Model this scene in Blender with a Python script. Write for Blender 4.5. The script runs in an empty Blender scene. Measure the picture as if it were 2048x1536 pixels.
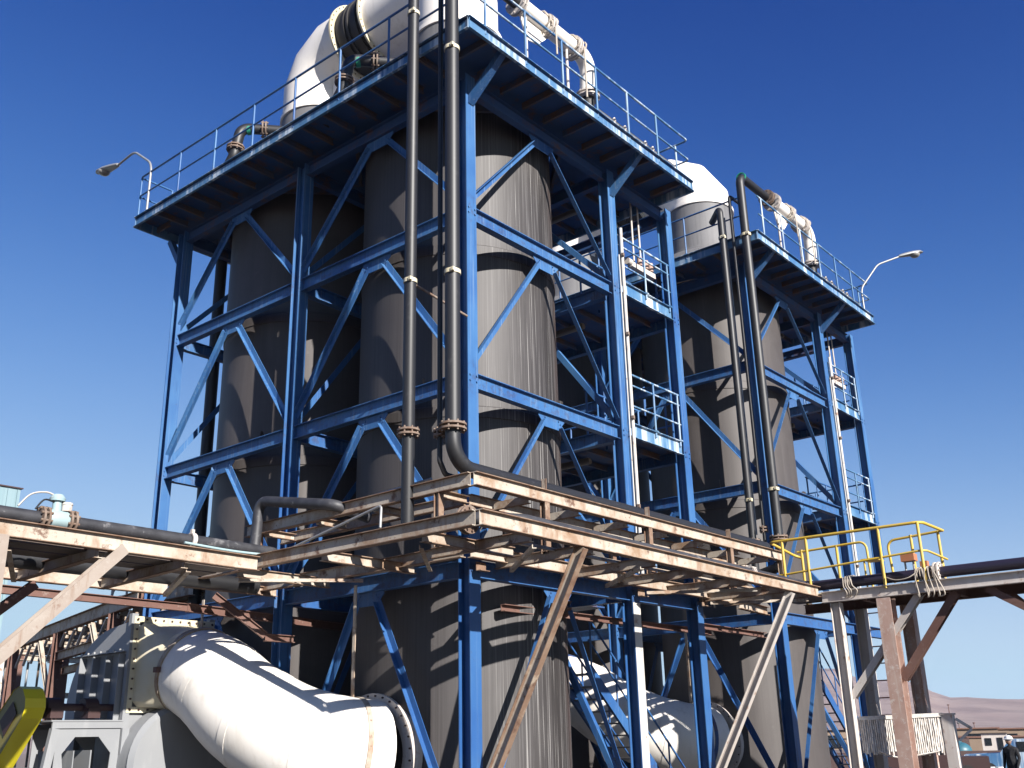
import bpy, math, random
from mathutils import Vector, Matrix, noise
random.seed(7)
R = math.radians
sc = bpy.context.scene
COL = sc.collection

# ------------------------------------------------------------------ camera
cam_d = bpy.data.cameras.new('camera'); cam = bpy.data.objects.new('camera', cam_d); COL.objects.link(cam)
fwd = Vector((0.72579186, 0.60356924, 0.33004599)); rgt = Vector((0.64507744, -0.76380735, -0.02175859)); upv = Vector((-0.23895874, -0.22869742, 0.94371405))
m = Matrix((rgt, upv, -fwd)).transposed().to_4x4(); m.translation = Vector((-11.77284, -10.74871, 2.0))
cam.matrix_world = m
cam_d.sensor_width = 36.0; cam_d.lens = 36.0 * 2027.5028 / 2048.0
cam_d.clip_start = 0.1; cam_d.clip_end = 20000
sc.camera = cam

# ------------------------------------------------------------------ light
SUN_EL, SUN_AZ = R(26.5), R(195.2)          # azimuth clockwise from +Y
W = bpy.data.worlds.new('World'); sc.world = W; W.use_nodes = True
nt = W.node_tree; nt.nodes.clear()
sky = nt.nodes.new('ShaderNodeTexSky'); sky.sky_type = 'NISHITA'; sky.sun_disc = False
sky.sun_elevation = SUN_EL; sky.sun_rotation = SUN_AZ
sky.altitude = 2000; sky.air_density = 1.0; sky.dust_density = 0.0; sky.ozone_density = 1.0
bg = nt.nodes.new('ShaderNodeBackground'); bg.inputs['Strength'].default_value = 0.10
wo = nt.nodes.new('ShaderNodeOutputWorld')
sep = nt.nodes.new('ShaderNodeSeparateColor'); cmb = nt.nodes.new('ShaderNodeCombineColor'); nt.links.new(sky.outputs[0], sep.inputs[0])
EXPO = 1.2
def mth(op, a, b=None):
    n = nt.nodes.new('ShaderNodeMath'); n.operation = op
    for i, v in enumerate((a, b)):
        if v is None: continue
        if isinstance(v, (int, float)): n.inputs[i].default_value = v
        else: nt.links.new(v, n.inputs[i])
    return n.outputs[0]
# tone response per channel: the deep blue overhead and pale horizon of the desert sky
for i, (a, b, c, lo, hi) in enumerate(((-3.13, 2.8271, -0.8424, -0.8, 1.80), (-3.06, 2.4912, -0.5815, -0.25, 2.02), (-2.4326, 2.0322, -0.4501, 0.45, 1.955))):
    L = mth('MINIMUM', mth('MAXIMUM', mth('LOGARITHM', sep.outputs[i], math.e), lo), hi)
    q = mth('ADD', mth('MULTIPLY', mth('ADD', mth('MULTIPLY', L, c), b), L), a)
    nt.links.new(mth('MULTIPLY', mth('EXPONENT', q), 10.0 / 2 ** EXPO), cmb.inputs[i])
nt.links.new(cmb.outputs[0], bg.inputs[0]); nt.links.new(bg.outputs[0], wo.inputs[0])
sd = bpy.data.lights.new('sun', 'SUN'); sd.energy = 4.9; sd.angle = R(0.53); sd.color = (1.0, 0.955, 0.90)
sun = bpy.data.objects.new('sun', sd); COL.objects.link(sun)
to_sun = Vector((math.sin(SUN_AZ) * math.cos(SUN_EL), math.cos(SUN_AZ) * math.cos(SUN_EL), math.sin(SUN_EL)))
sun.rotation_euler = to_sun.to_track_quat('Z', 'Y').to_euler()
sun.location = (-10, -30, 40)
sc.view_settings.view_transform = 'Standard'; sc.view_settings.look = 'None'
sc.view_settings.exposure = EXPO; sc.view_settings.gamma = 1.0

# ------------------------------------------------------------------ materials
def N(nt, t, **kw):
    n = nt.nodes.new(t)
    for k, v in kw.items(): setattr(n, k, v)
    return n
def ramp(nt, src, a, b, va=0.0, vb=1.0):
    n = N(nt, 'ShaderNodeMapRange'); n.inputs[1].default_value = a; n.inputs[2].default_value = b
    n.inputs[3].default_value = va; n.inputs[4].default_value = vb
    nt.links.new(src, n.inputs[0]); return n.outputs[0]
def noise_tex(nt, pos, scale, detail=5, stretch=None, rough=0.6):
    n = N(nt, 'ShaderNodeTexNoise'); n.inputs['Scale'].default_value = scale
    n.inputs['Detail'].default_value = detail; n.inputs['Roughness'].default_value = rough
    if stretch:
        mp = N(nt, 'ShaderNodeMapping'); mp.inputs['Scale'].default_value = stretch
        nt.links.new(pos, mp.inputs[0]); nt.links.new(mp.outputs[0], n.inputs[0])
    else: nt.links.new(pos, n.inputs[0])
    return n.outputs[0]
def mix(nt, fac, a, b):
    n = N(nt, 'ShaderNodeMix', data_type='RGBA')
    if isinstance(fac, float): n.inputs[0].default_value = fac
    else: nt.links.new(fac, n.inputs[0])
    for s, v in ((6, a), (7, b)):
        if isinstance(v, tuple): n.inputs[s].default_value = (*v, 1)
        else: nt.links.new(v, n.inputs[s])
    return n.outputs[2]
def mul(nt, a, b):
    n = N(nt, 'ShaderNodeMath', operation='MULTIPLY')
    for i, v in enumerate((a, b)):
        if isinstance(v, float): n.inputs[i].default_value = v
        else: nt.links.new(v, n.inputs[i])
    return n.outputs[0]
KEEP = {'dusty_shade_blue': 0.95, 'rusting_blue_joist': 0.8, 'faded_rust_paint': 0.66, 'white_frp': 0.80, 'dirty_white_paint': 0.6, 'cream_frp': 0.6, 'salt_crust': 0.66, 'chalky_white_steel': 0.64, 'yellow_paint': 0.56, 'white_hard_hat': 0.7, 'rust_streaked_steel': 0.58, 'rusted_flange_faces': 0.58, 'yellow_guard_paint': 0.85, 'grey_machine_paint': 0.53,
        'brown_grey_shell': 0.37, 'leak_stained_shell': 0.26, 'desert_hill': 0.38, 'desert_ground': 0.45, 'pale_rope': 0.62}
def material(name, base, rough=0.6, metal=0.0, tone=None, tone_amt=0.5, tone_scale=1.2, streaks=(), spots=(), bump=0.0, bump_scale=30, stretch_bump=None, spec=0.5):
    """base paint, a second tone in broad patches, vertical runs (colour, lo, hi, amount, stretch), patches (colour, lo, hi, amount, scale)"""
    kk = KEEP.get(name, 0.48) * 1.13; sca = lambda c: tuple(v * kk for v in c)
    base = sca(base); tone = sca(tone) if tone else None
    streaks = [(sca(q[0]), *q[1:]) for q in streaks]; spots = [(sca(q[0]), *q[1:]) for q in spots]
    mt = bpy.data.materials.new(name); mt.use_nodes = True; t = mt.node_tree; t.nodes.clear()
    out = N(t, 'ShaderNodeOutputMaterial'); p = N(t, 'ShaderNodeBsdfPrincipled'); t.links.new(p.outputs[0], out.inputs[0])
    g = N(t, 'ShaderNodeNewGeometry').outputs['Position']
    c = base
    if tone: c = mix(t, mul(t, ramp(t, noise_tex(t, g, tone_scale), 0.35, 0.65), float(tone_amt)), base, tone)
    for (col, lo, hi, amt, st) in streaks:
        c = mix(t, mul(t, ramp(t, noise_tex(t, g, 1.0, 4, st), lo, hi), float(amt)), c, col)
    for (col, lo, hi, amt, scl) in spots:
        c = mix(t, mul(t, ramp(t, noise_tex(t, g, scl, 8, None, 0.7), lo, hi), float(amt)), c, col)
    if isinstance(c, tuple): p.inputs['Base Color'].default_value = (*c, 1)
    else: t.links.new(c, p.inputs['Base Color'])
    p.inputs['Roughness'].default_value = rough; p.inputs['Metallic'].default_value = metal
    p.inputs['Specular IOR Level'].default_value = spec
    if bump:
        b = N(t, 'ShaderNodeBump'); b.inputs['Strength'].default_value = bump; b.inputs['Distance'].default_value = 0.02
        t.links.new(noise_tex(t, g, bump_scale, 4, stretch_bump), b.inputs['Height']); t.links.new(b.outputs[0], p.inputs['Normal'])
    return mt
M = {}
M['blue'] = material('blue_paint', (0.022, 0.115, 0.38), 0.5, tone=(0.06, 0.20, 0.46), tone_amt=0.75, tone_scale=0.7,
    streaks=[((0.012, 0.06, 0.22), 0.56, 0.8, 0.5, (6, 6, 0.8))], spots=[((0.10, 0.045, 0.03), 0.63, 0.72, 0.8, 5.0)])
def chalk(mt, z0, z1, amt):
    """chalked, run-down paint on the part of the steel that stands above the racks"""
    t = mt.node_tree; p = [n for n in t.nodes if n.type == 'BSDF_PRINCIPLED'][0]; src = p.inputs['Base Color'].links[0].from_socket
    g = N(t, 'ShaderNodeNewGeometry').outputs['Position']; sx = N(t, 'ShaderNodeSeparateXYZ'); t.links.new(g, sx.inputs[0])
    up = ramp(t, sx.outputs[2], z0, z1, 0.25, 1.0)
    c = mix(t, mul(t, mul(t, up, ramp(t, noise_tex(t, g, 0.55, 7), 0.38, 0.62)), amt), src, (0.055, 0.155, 0.31))
    c = mix(t, mul(t, mul(t, up, ramp(t, noise_tex(t, g, 1.0, 5, (30, 30, 0.35)), 0.56, 0.70)), amt * 0.7), c, (0.27, 0.34, 0.41))
    c = mix(t, mul(t, ramp(t, noise_tex(t, g, 1.0, 5, (12, 12, 0.7)), 0.62, 0.70), 0.6), c, (0.009, 0.026, 0.075))
    pg_ = N(t, 'ShaderNodeMath', operation='PINGPONG'); sb = N(t, 'ShaderNodeMath', operation='SUBTRACT'); sb.inputs[1].default_value = 4.53; t.links.new(sx.outputs[2], sb.inputs[0]); t.links.new(sb.outputs[0], pg_.inputs[0]); pg_.inputs[1].default_value = 1.567
    joint = mul(t, ramp(t, pg_.outputs[0], 0.0, 0.42, 1.0, 0.0), ramp(t, noise_tex(t, g, 7.0, 8, None, 0.75), 0.50, 0.58))      # rust gathers at the bolted joints
    c = mix(t, mul(t, joint, 0.4), c, (0.045, 0.022, 0.015))
    t.links.new(c, p.inputs['Base Color'])
chalk(M['blue'], 4.2, 8.0, 0.6)
M['blue_worn'] = material('worn_blue_paint', (0.05, 0.2, 0.46), 0.55, tone=(0.2, 0.38, 0.55), tone_amt=0.8, tone_scale=1.3,
    streaks=[((1.1, 1.2, 1.25), 0.50, 0.66, 0.8, (4.5, 4.5, 0.25)), ((0.03, 0.11, 0.3), 0.54, 0.7, 0.6, (7, 7, 0.4))], spots=[((0.12, 0.055, 0.03), 0.60, 0.72, 0.7, 3.0)])
M['blue_dark'] = material('dusty_shade_blue', (0.014, 0.05, 0.15), 0.65, tone=(0.03, 0.08, 0.2), spots=[((0.10, 0.05, 0.035), 0.52, 0.66, 0.75, 2.2)])  # dark dusty blue; on the head beams its darkness is painted-in shade
M['joist'] = material('rusting_blue_joist', (0.04, 0.08, 0.17), 0.7, tone=(0.10, 0.075, 0.065), tone_amt=1.0, tone_scale=1.6, spots=[((0.15, 0.075, 0.045), 0.48, 0.62, 0.85, 3.0)])
M['tank'] = material('brown_grey_shell', (0.138, 0.118, 0.112), 0.6, tone=(0.175, 0.153, 0.143), tone_amt=0.8, tone_scale=0.6,
    streaks=[((0.07, 0.058, 0.054), 0.46, 0.75, 0.6, (2.2, 2.2, 0.12)), ((0.10, 0.086, 0.08), 0.45, 0.62, 0.3, (38, 38, 0.25)), ((0.24, 0.215, 0.205), 0.62, 0.76, 0.4, (15, 15, 0.5))],
    spots=[((0.085, 0.07, 0.066), 0.50, 0.72, 0.6, 0.8), ((0.26, 0.235, 0.22), 0.62, 0.74, 0.4, 2.5)], bump=0.025, bump_scale=1.0, stretch_bump=(70, 70, 4))
M['tank_grey'] = material('grey_shell', (0.21, 0.205, 0.21), 0.65, tone=(0.27, 0.265, 0.265), streaks=[((0.1, 0.1, 0.1), 0.5, 0.75, 0.5, (9, 9, 0.4))])
def tank_leak():
    mt = material('leak_stained_shell', (0.150, 0.134, 0.132), 0.6, tone=(0.20, 0.18, 0.176), tone_amt=0.8, tone_scale=0.6, bump=0.05, bump_scale=1.0, stretch_bump=(70, 70, 4))
    t = mt.node_tree; p = [n for n in t.nodes if n.type == 'BSDF_PRINCIPLED'][0]
    src = p.inputs['Base Color'].links[0].from_socket
    g = N(t, 'ShaderNodeNewGeometry').outputs['Position']
    sx = N(t, 'ShaderNodeSeparateXYZ'); t.links.new(g, sx.inputs[0])
    right = ramp(t, sx.outputs[0], 0.9, 2.2)                 # the leak runs down the side away from the corner column
    c = mix(t, mul(t, ramp(t, noise_tex(t, g, 1.0, 4, (30, 30, 0.30)), 0.45, 0.66), 0.6), src, (0.024, 0.02, 0.019))
    wm = mul(t, right, ramp(t, noise_tex(t, g, 1.0, 5, (24, 24, 0.30)), 0.54, 0.64))
    c = mix(t, mul(t, wm, 0.30), c, (0.27, 0.26, 0.255))
    c = mix(t, mul(t, mul(t, ramp(t, sx.outputs[0], 1.5, 2.6), ramp(t, noise_tex(t, g, 1.0, 4, (9, 9, 0.12)), 0.36, 0.56)), 0.9), c, (0.018, 0.015, 0.014))
    c = mix(t, mul(t, mul(t, right, ramp(t, noise_tex(t, g, 1.0, 5, (52, 52, 0.22)), 0.60, 0.66)), 0.9), c, (0.36, 0.345, 0.33))
    rr = ramp(t, sx.outputs[0], 2.9, 3.7)
    c = mix(t, mul(t, mul(t, rr, ramp(t, noise_tex(t, g, 1.0, 4, (6, 6, 0.25)), 0.4, 0.6)), 0.8), c, (0.08, 0.03, 0.014))
    t.links.new(c, p.inputs['Base Color']); return mt
M['tank_leak'] = tank_leak()
M['white'] = material('white_frp', (0.83, 0.785, 0.72), 0.5, tone=(0.76, 0.71, 0.635), tone_amt=0.8, streaks=[((0.50, 0.45, 0.38), 0.56, 0.78, 0.5, (6, 6, 0.5))], spots=[((0.55, 0.5, 0.43), 0.56, 0.7, 0.5, 1.5)], bump=0.06, bump_scale=5)
M['cream'] = material('cream_frp', (0.76, 0.66, 0.42), 0.5, tone=(0.78, 0.73, 0.6), tone_amt=0.8, streaks=[((0.45, 0.38, 0.22), 0.58, 0.8, 0.5, (7, 7, 1))])
M['white_dirty'] = material('dirty_white_paint', (0.72, 0.69, 0.64), 0.6, tone=(0.55, 0.5, 0.45), spots=[((0.30, 0.13, 0.06), 0.58, 0.68, 0.8, 5)])
M['rusty'] = material('rust_streaked_steel', (0.62, 0.55, 0.455), 0.7, tone=(0.49, 0.415, 0.33), tone_amt=0.9, tone_scale=0.8,
    streaks=[((0.30, 0.16, 0.085), 0.55, 0.68, 0.75, (4, 4, 1.1))], spots=[((0.34, 0.20, 0.11), 0.48, 0.62, 0.85, 0.9), ((0.15, 0.07, 0.04), 0.575, 0.655, 0.9, 3.3), ((0.20, 0.10, 0.06), 0.60, 0.66, 0.8, 11), ((0.74, 0.69, 0.62), 0.57, 0.72, 0.5, 2.2)], bump=0.2, bump_scale=14)
M['rust_edge'] = material('rusted_flange_faces', (0.24, 0.135, 0.085), 0.8, tone=(0.38, 0.27, 0.19), tone_amt=0.8, tone_scale=2.5, spots=[((0.12, 0.05, 0.03), 0.52, 0.66, 0.8, 4.0), ((0.6, 0.5, 0.38), 0.56, 0.68, 0.7, 3.0)], bump=0.15)
M['rust_red'] = material('red_rust', (0.20, 0.095, 0.072), 0.8, tone=(0.30, 0.175, 0.135), spots=[((0.5, 0.42, 0.36), 0.58, 0.7, 0.6, 7), ((0.1, 0.045, 0.03), 0.58, 0.7, 0.7, 3)], bump=0.15)
M['rust_pale'] = material('faded_rust_paint', (0.55, 0.38, 0.31), 0.75, tone=(0.44, 0.26, 0.2), tone_amt=0.8, tone_scale=3, spots=[((0.7, 0.62, 0.55), 0.55, 0.66, 0.8, 9)], streaks=[((0.65, 0.58, 0.5), 0.55, 0.7, 0.6, (9, 9, 0.8))])
M['bone'] = material('chalky_white_steel', (0.66, 0.60, 0.55), 0.75, tone=(0.5, 0.42, 0.36), spots=[((0.32, 0.16, 0.09), 0.58, 0.68, 0.8, 5)], streaks=[((0.75, 0.72, 0.68), 0.5, 0.7, 0.6, (10, 10, 1))], bump=0.1)
M['strut'] = material('pinkish_strut_paint', (0.50, 0.425, 0.36), 0.75, tone=(0.40, 0.31, 0.25), tone_amt=0.8, tone_scale=1.8, spots=[((0.25, 0.12, 0.07), 0.58, 0.68, 0.8, 5), ((0.62, 0.56, 0.5), 0.56, 0.7, 0.6, 8)], streaks=[((0.3, 0.17, 0.1), 0.58, 0.7, 0.6, (9, 9, 1))], bump=0.15)
M['black'] = material('black_pipe', (0.024, 0.024, 0.027), 0.5, spots=[((0.12, 0.115, 0.115), 0.58, 0.75, 0.5, 6)])
M['black_dusty'] = material('dusty_black_pipe', (0.035, 0.035, 0.042), 0.55, tone=(0.09, 0.09, 0.1), tone_amt=0.8, tone_scale=3, spots=[((0.42, 0.41, 0.41), 0.60, 0.72, 0.8, 2.0), ((0.3, 0.3, 0.3), 0.62, 0.7, 0.7, 12)])
M['purple'] = material('dark_violet_pipe', (0.03, 0.024, 0.05), 0.45, spots=[((0.2, 0.15, 0.15), 0.62, 0.75, 0.5, 6)])
M['rubber'] = material('black_rubber', (0.025, 0.024, 0.024), 0.6, tone=(0.06, 0.05, 0.045))
M['rust_flange'] = material('rusted_flange', (0.22, 0.13, 0.085), 0.75, tone=(0.4, 0.32, 0.26), tone_scale=9, tone_amt=0.8)
M['grey'] = material('grey_machine_paint', (0.36, 0.37, 0.38), 0.5, tone=(0.3, 0.31, 0.33), streaks=[((0.5, 0.5, 0.5), 0.55, 0.75, 0.4, (6, 6, 0.8))])
M['galv'] = material('galvanised_steel', (0.5, 0.5, 0.5), 0.45, metal=0.3, tone=(0.4, 0.4, 0.41), tone_scale=6)
M['yellow'] = material('yellow_paint', (0.78, 0.50, 0.035), 0.5, tone=(0.72, 0.55, 0.18), tone_amt=0.6, spots=[((0.4, 0.22, 0.08), 0.6, 0.7, 0.7, 8)])
M['yellow_guard'] = material('yellow_guard_paint', (0.68, 0.58, 0.02), 0.4, tone=(0.6, 0.5, 0.03))
M['olive'] = material('dull_khaki_panel', (0.35, 0.30, 0.08), 0.55, tone=(0.28, 0.23, 0.05))
M['shaft'] = material('dark_oxide_steel', (0.07, 0.03, 0.028), 0.6)
M['tray'] = material('brown_tray', (0.16, 0.12, 0.10), 0.7, tone=(0.25, 0.2, 0.17), tone_scale=3, spots=[((0.3, 0.16, 0.09), 0.55, 0.68, 0.7, 4)])
M['lightblue'] = material('pale_blue_paint', (0.42, 0.62, 0.66), 0.55, tone=(0.6, 0.72, 0.72), spots=[((0.35, 0.2, 0.12), 0.6, 0.7, 0.6, 8)])
M['cyan'] = material('pale_blue_cladding', (0.30, 0.45, 0.50), 0.6, tone=(0.36, 0.5, 0.54), streaks=[((0.2, 0.32, 0.36), 0.5, 0.7, 0.5, (5, 5, 0.2))])
M['tankblue'] = material('teal_tank_paint', (0.04, 0.17, 0.23), 0.45, tone=(0.08, 0.25, 0.31), tone_scale=3)
M['rope'] = material('pale_rope', (0.55, 0.48, 0.40), 0.9, tone=(0.4, 0.34, 0.28), tone_scale=20)
M['crust'] = material('salt_crust', (0.82, 0.78, 0.73), 0.9, tone=(0.62, 0.55, 0.48), tone_scale=14, tone_amt=0.9, bump=0.3)
M['orange'] = material('orange_housing', (0.62, 0.25, 0.12), 0.5)
M['green'] = material('green_tape', (0.02, 0.35, 0.2), 0.6)
M['red'] = material('red_handle', (0.5, 0.03, 0.03), 0.5)
M['lens'] = material('frosted_lamp_bowl', (0.45, 0.43, 0.40), 0.2)
M['tube'] = material('old_tube_light', (0.42, 0.36, 0.28), 0.5)
M['skin'] = material('skin', (0.42, 0.25, 0.18), 0.55)
M['jacket'] = material('dark_jacket', (0.012, 0.012, 0.016), 0.85)
M['jeans'] = material('blue_jeans', (0.06, 0.09, 0.16), 0.85)
M['hat'] = material('white_hard_hat', (0.8, 0.8, 0.8), 0.35)
M['brown'] = material('brown_mud_wall', (0.14, 0.085, 0.08), 0.9, tone=(0.2, 0.13, 0.11), tone_scale=0.4)
M['tan'] = material('tan_wall', (0.42, 0.31, 0.22), 0.85, tone=(0.34, 0.24, 0.17))
M['roof'] = material('rusty_sheet_roof', (0.27, 0.13, 0.09), 0.8, tone=(0.35, 0.2, 0.14))
M['darkglass'] = material('dark_window', (0.02, 0.025, 0.03), 0.15)
M['ground'] = material('desert_ground', (0.30, 0.22, 0.18), 0.95, tone=(0.27, 0.2, 0.16), tone_scale=0.05, spots=[((0.2, 0.15, 0.12), 0.55, 0.7, 0.5, 0.4)], bump=0.3, bump_scale=2)
M['hill'] = material('desert_hill', (0.46, 0.32, 0.28), 0.95, tone=(0.54, 0.40, 0.34), tone_scale=0.008, tone_amt=1.0, spots=[((0.27, 0.175, 0.16), 0.46, 0.66, 0.9, 0.012), ((0.6, 0.46, 0.4), 0.56, 0.7, 0.6, 0.03)])
M['asphalt'] = material('oily_yard', (0.075, 0.062, 0.055), 0.95, tone=(0.12, 0.1, 0.085), tone_scale=0.4)

# ------------------------------------------------------------------ mesh helpers
def V(*a): return Vector(a)
def jit(): return random.uniform(-0.0018, 0.0018)
class MB:
    def __init__(s, two=False): s.v = []; s.f = []; s.m = []; s.cur = 0; s.two = two
    def add(s, vs, fs):
        o = len(s.v); s.v += [Vector(x) for x in vs]; s.f += [tuple(i + o for i in f) for f in fs]; s.m += [s.cur] * len(fs)
    def mat(s, i): s.cur = i; return s
    def prism(s, prof, p0, p1, a, b, web=None):
        """closed profile [(u,v)] swept from p0 to p1, u along a and v along b"""
        p0, p1, a, b = Vector(p0), Vector(p1), Vector(a), Vector(b); n = len(prof)
        vs = [p + a * u + b * w for p in (p0, p1) for u, w in prof]
        fs = [(i, (i + 1) % n, n + (i + 1) % n, n + i) for i in range(n)] + [tuple(range(n - 1, -1, -1)), tuple(range(n, 2 * n))]
        s.add(vs, fs)
        if web is not None:
            for i in range(n): s.m[-(n + 2) + i] = 0 if i in web else 1
    def frame(s, p0, p1, up):
        d = (Vector(p1) - Vector(p0)).normalized(); up = Vector(up); b = (up - d * up.dot(d)).normalized(); return d.cross(b), b
    def box(s, c, size, rz=0.0):
        c = Vector(c); x, y, z = (q / 2 for q in size); rot = Matrix.Rotation(rz, 3, 'Z')
        vs = [c + rot @ Vector((i * x, j * y, k * z)) for k in (-1, 1) for j in (-1, 1) for i in (-1, 1)]
        s.add(vs, [(0, 2, 3, 1), (4, 5, 7, 6), (0, 1, 5, 4), (2, 6, 7, 3), (0, 4, 6, 2), (1, 3, 7, 5)])
    def bar(s, p0, p1, w, h, up=(0, 0, 1)):
        a, b = s.frame(p0, p1, up); w, h = w / 2 + jit(), h / 2 + jit()
        s.prism([(-w, -h), (w, -h), (w, h), (-w, h)], p0, p1, a, b)
    def ibeam(s, p0, p1, w, h, up=(0, 0, 1), tf=0.014, tw=0.010):
        a, b = s.frame(p0, p1, up); w, h, t = w / 2 + jit(), h / 2 + jit(), tw / 2
        s.prism([(-w, -h), (w, -h), (w, -h + tf), (t, -h + tf), (t, h - tf), (w, h - tf), (w, h), (-w, h), (-w, h - tf), (-t, h - tf), (-t, -h + tf), (-w, -h + tf)], p0, p1, a, b, web=(3, 9) if s.two else None)
    def channel(s, p0, p1, w, h, up=(0, 0, 1), t=0.012, side=1):
        """web on the -a side, open towards +a (times side)"""
        a, b = s.frame(p0, p1, up); a = a * side; w, h = w / 2 + jit(), h / 2 + jit()
        pr = [(-w, -h), (w, -h), (w, -h + t), (-w + t, -h + t), (-w + t, h - t), (w, h - t), (w, h), (-w, h)]
        wb = (3, 7)
        if side < 0: pr = pr[::-1]; wb = tuple((len(pr) - 2 - i) % len(pr) for i in wb)
        s.prism(pr, p0, p1, a, b, web=wb if s.two else None)
    def angle(s, p0, p1, w, h, up=(0, 0, 1), t=0.012, side=1):
        a, b = s.frame(p0, p1, up); a = a * side; w, h = w + jit(), h + jit()
        pr = [(0, -h / 2), (w, -h / 2), (w, -h / 2 + t), (t, -h / 2 + t), (t, h / 2), (0, h / 2)]
        if side < 0: pr = pr[::-1]
        s.prism(pr, p0, p1, a, b)
    def tube(s, path, r, n=12, caps=True, close=False):
        path = [Vector(p) for p in path]; L = len(path); rs = r if isinstance(r, (list, tuple)) else [r] * L
        ts = []
        for i in range(L):
            if close: d = path[(i + 1) % L] - path[i - 1]
            else: d = path[min(i + 1, L - 1)] - path[max(i - 1, 0)]
            ts.append(d.normalized())
        ref = Vector((0, 0, 1)) if abs(ts[0].z) < 0.9 else Vector((1, 0, 0))
        a = ts[0].cross(ref).normalized(); vs = []
        for i in range(L):
            a = (a - ts[i] * a.dot(ts[i])).normalized(); b = ts[i].cross(a)
            for k in range(n):
                q = 2 * math.pi * k / n; vs.append(path[i] + (a * math.cos(q) + b * math.sin(q)) * rs[i])
        fs = []
        for i in range(L if close else L - 1):
            j = (i + 1) % L
            for k in range(n): fs.append((i * n + k, i * n + (k + 1) % n, j * n + (k + 1) % n, j * n + k))
        if caps and not close: fs += [tuple(range(n - 1, -1, -1)), tuple(range((L - 1) * n, L * n))]
        s.add(vs, fs)
    def ring(s, c, axis, r0, r1, th, n=40):
        """flat annular flange of thickness th centred on c"""
        ax = Vector(axis).normalized(); a = ax.orthogonal().normalized(); b = ax.cross(a); c = Vector(c); vs = []
        for k in range(n):
            q = 2 * math.pi * k / n; d = a * math.cos(q) + b * math.sin(q)
            vs += [c + d * r0 - ax * th / 2, c + d * r1 - ax * th / 2, c + d * r1 + ax * th / 2, c + d * r0 + ax * th / 2]
        fs = []
        for k in range(n):
            o, p = 4 * k, 4 * ((k + 1) % n)
            for e in range(4): fs.append((o + e, p + e, p + (e + 1) % 4, o + (e + 1) % 4))
        s.add(vs, fs)
    def bolts(s, c, axis, r, n, br, ln):
        ax = Vector(axis).normalized(); a = ax.orthogonal().normalized(); b = ax.cross(a); c = Vector(c)
        for k in range(n):
            q = 2 * math.pi * (k + 0.5) / n; p = c + (a * math.cos(q) + b * math.sin(q)) * r
            s.tube([p - ax * ln / 2, p + ax * ln / 2], br, 6)
    def lathe(s, c, prof, n=64, cap0=False, cap1=False):
        """[(r,z)] turned round the vertical through c"""
        c = Vector(c); L = len(prof)
        vs = [c + Vector((r * math.cos(2 * math.pi * k / n), r * math.sin(2 * math.pi * k / n), z)) for r, z in prof for k in range(n)]
        fs = [(i * n + k, i * n + (k + 1) % n, (i + 1) * n + (k + 1) % n, (i + 1) * n + k) for i in range(L - 1) for k in range(n)]
        if cap0: fs.append(tuple(range(n - 1, -1, -1)))
        if cap1: fs.append(tuple(range((L - 1) * n, L * n)))
        s.add(vs, fs)
    def sphere(s, c, r, n=14):
        rx, ry, rz = r if isinstance(r, tuple) else (r, r, r); c = Vector(c); vs = []; h = n // 2
        for i in range(h + 1):
            th = math.pi * i / h
            for k in range(n): vs.append(c + Vector((rx * math.sin(th) * math.cos(2 * math.pi * k / n), ry * math.sin(th) * math.sin(2 * math.pi * k / n), -rz * math.cos(th))))
        s.add(vs, [(i * n + k, i * n + (k + 1) % n, (i + 1) * n + (k + 1) % n, (i + 1) * n + k) for i in range(h) for k in range(n)])
    def build(s, name, mats, parent=None, smooth=0, off=None):
        me = bpy.data.meshes.new(name)
        root = parent
        while root is not None and root.parent is not None: root = root.parent
        o = Vector(off) if off is not None else (root.location.copy() if root is not None else Vector())
        me.from_pydata([v - o for v in s.v], [], s.f)
        for q in (mats if isinstance(mats, (list, tuple)) else [mats]): me.materials.append(q)
        me.polygons.foreach_set('material_index', s.m)
        if smooth:
            me.polygons.foreach_set('use_smooth', [True] * len(me.polygons)); me.set_sharp_from_angle(angle=R(smooth))
        me.update()
        ob = bpy.data.objects.new(name, me); COL.objects.link(ob)
        if parent: ob.parent = parent
        elif off is not None: ob.location = o
        return ob
def thing(name, label, cat, loc=(0, 0, 0), group=None):
    o = bpy.data.objects.new(name, None); COL.objects.link(o); o.location = loc; o.empty_display_size = 0.3
    o['label'] = label; o['category'] = cat
    if group: o['group'] = group
    return o
def tag(o, label, cat, group=None):
    o['label'] = label; o['category'] = cat
    if group: o['group'] = group
    return o
def struct(o): o['kind'] = 'structure'; return o
def bend(path, rad, n=7):
    """polyline with its corners rounded to radius rad"""
    P = [Vector(p) for p in path]; out = [P[0]]
    for i in range(1, len(P) - 1):
        a, b, c = P[i - 1], P[i], P[i + 1]; u = (a - b).normalized(); w = (c - b).normalized()
        ang = u.angle(w)
        if ang > 3.1: out.append(b); continue
        d = min(rad / math.tan(ang / 2), (a - b).length * 0.49 if i > 1 else (a - b).length * 0.98, (c - b).length * 0.49 if i < len(P) - 2 else (c - b).length * 0.98)
        rr = d * math.tan(ang / 2); cen = b + (u + w).normalized() * (rr / math.sin(ang / 2))
        s0, s1 = b + u * d - cen, b + w * d - cen; tot = s0.angle(s1); ax = s0.cross(s1).normalized()
        for k in range(n + 1): out.append(cen + Matrix.Rotation(tot * k / n, 3, ax) @ s0)
    out.append(P[-1]); return out
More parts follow.
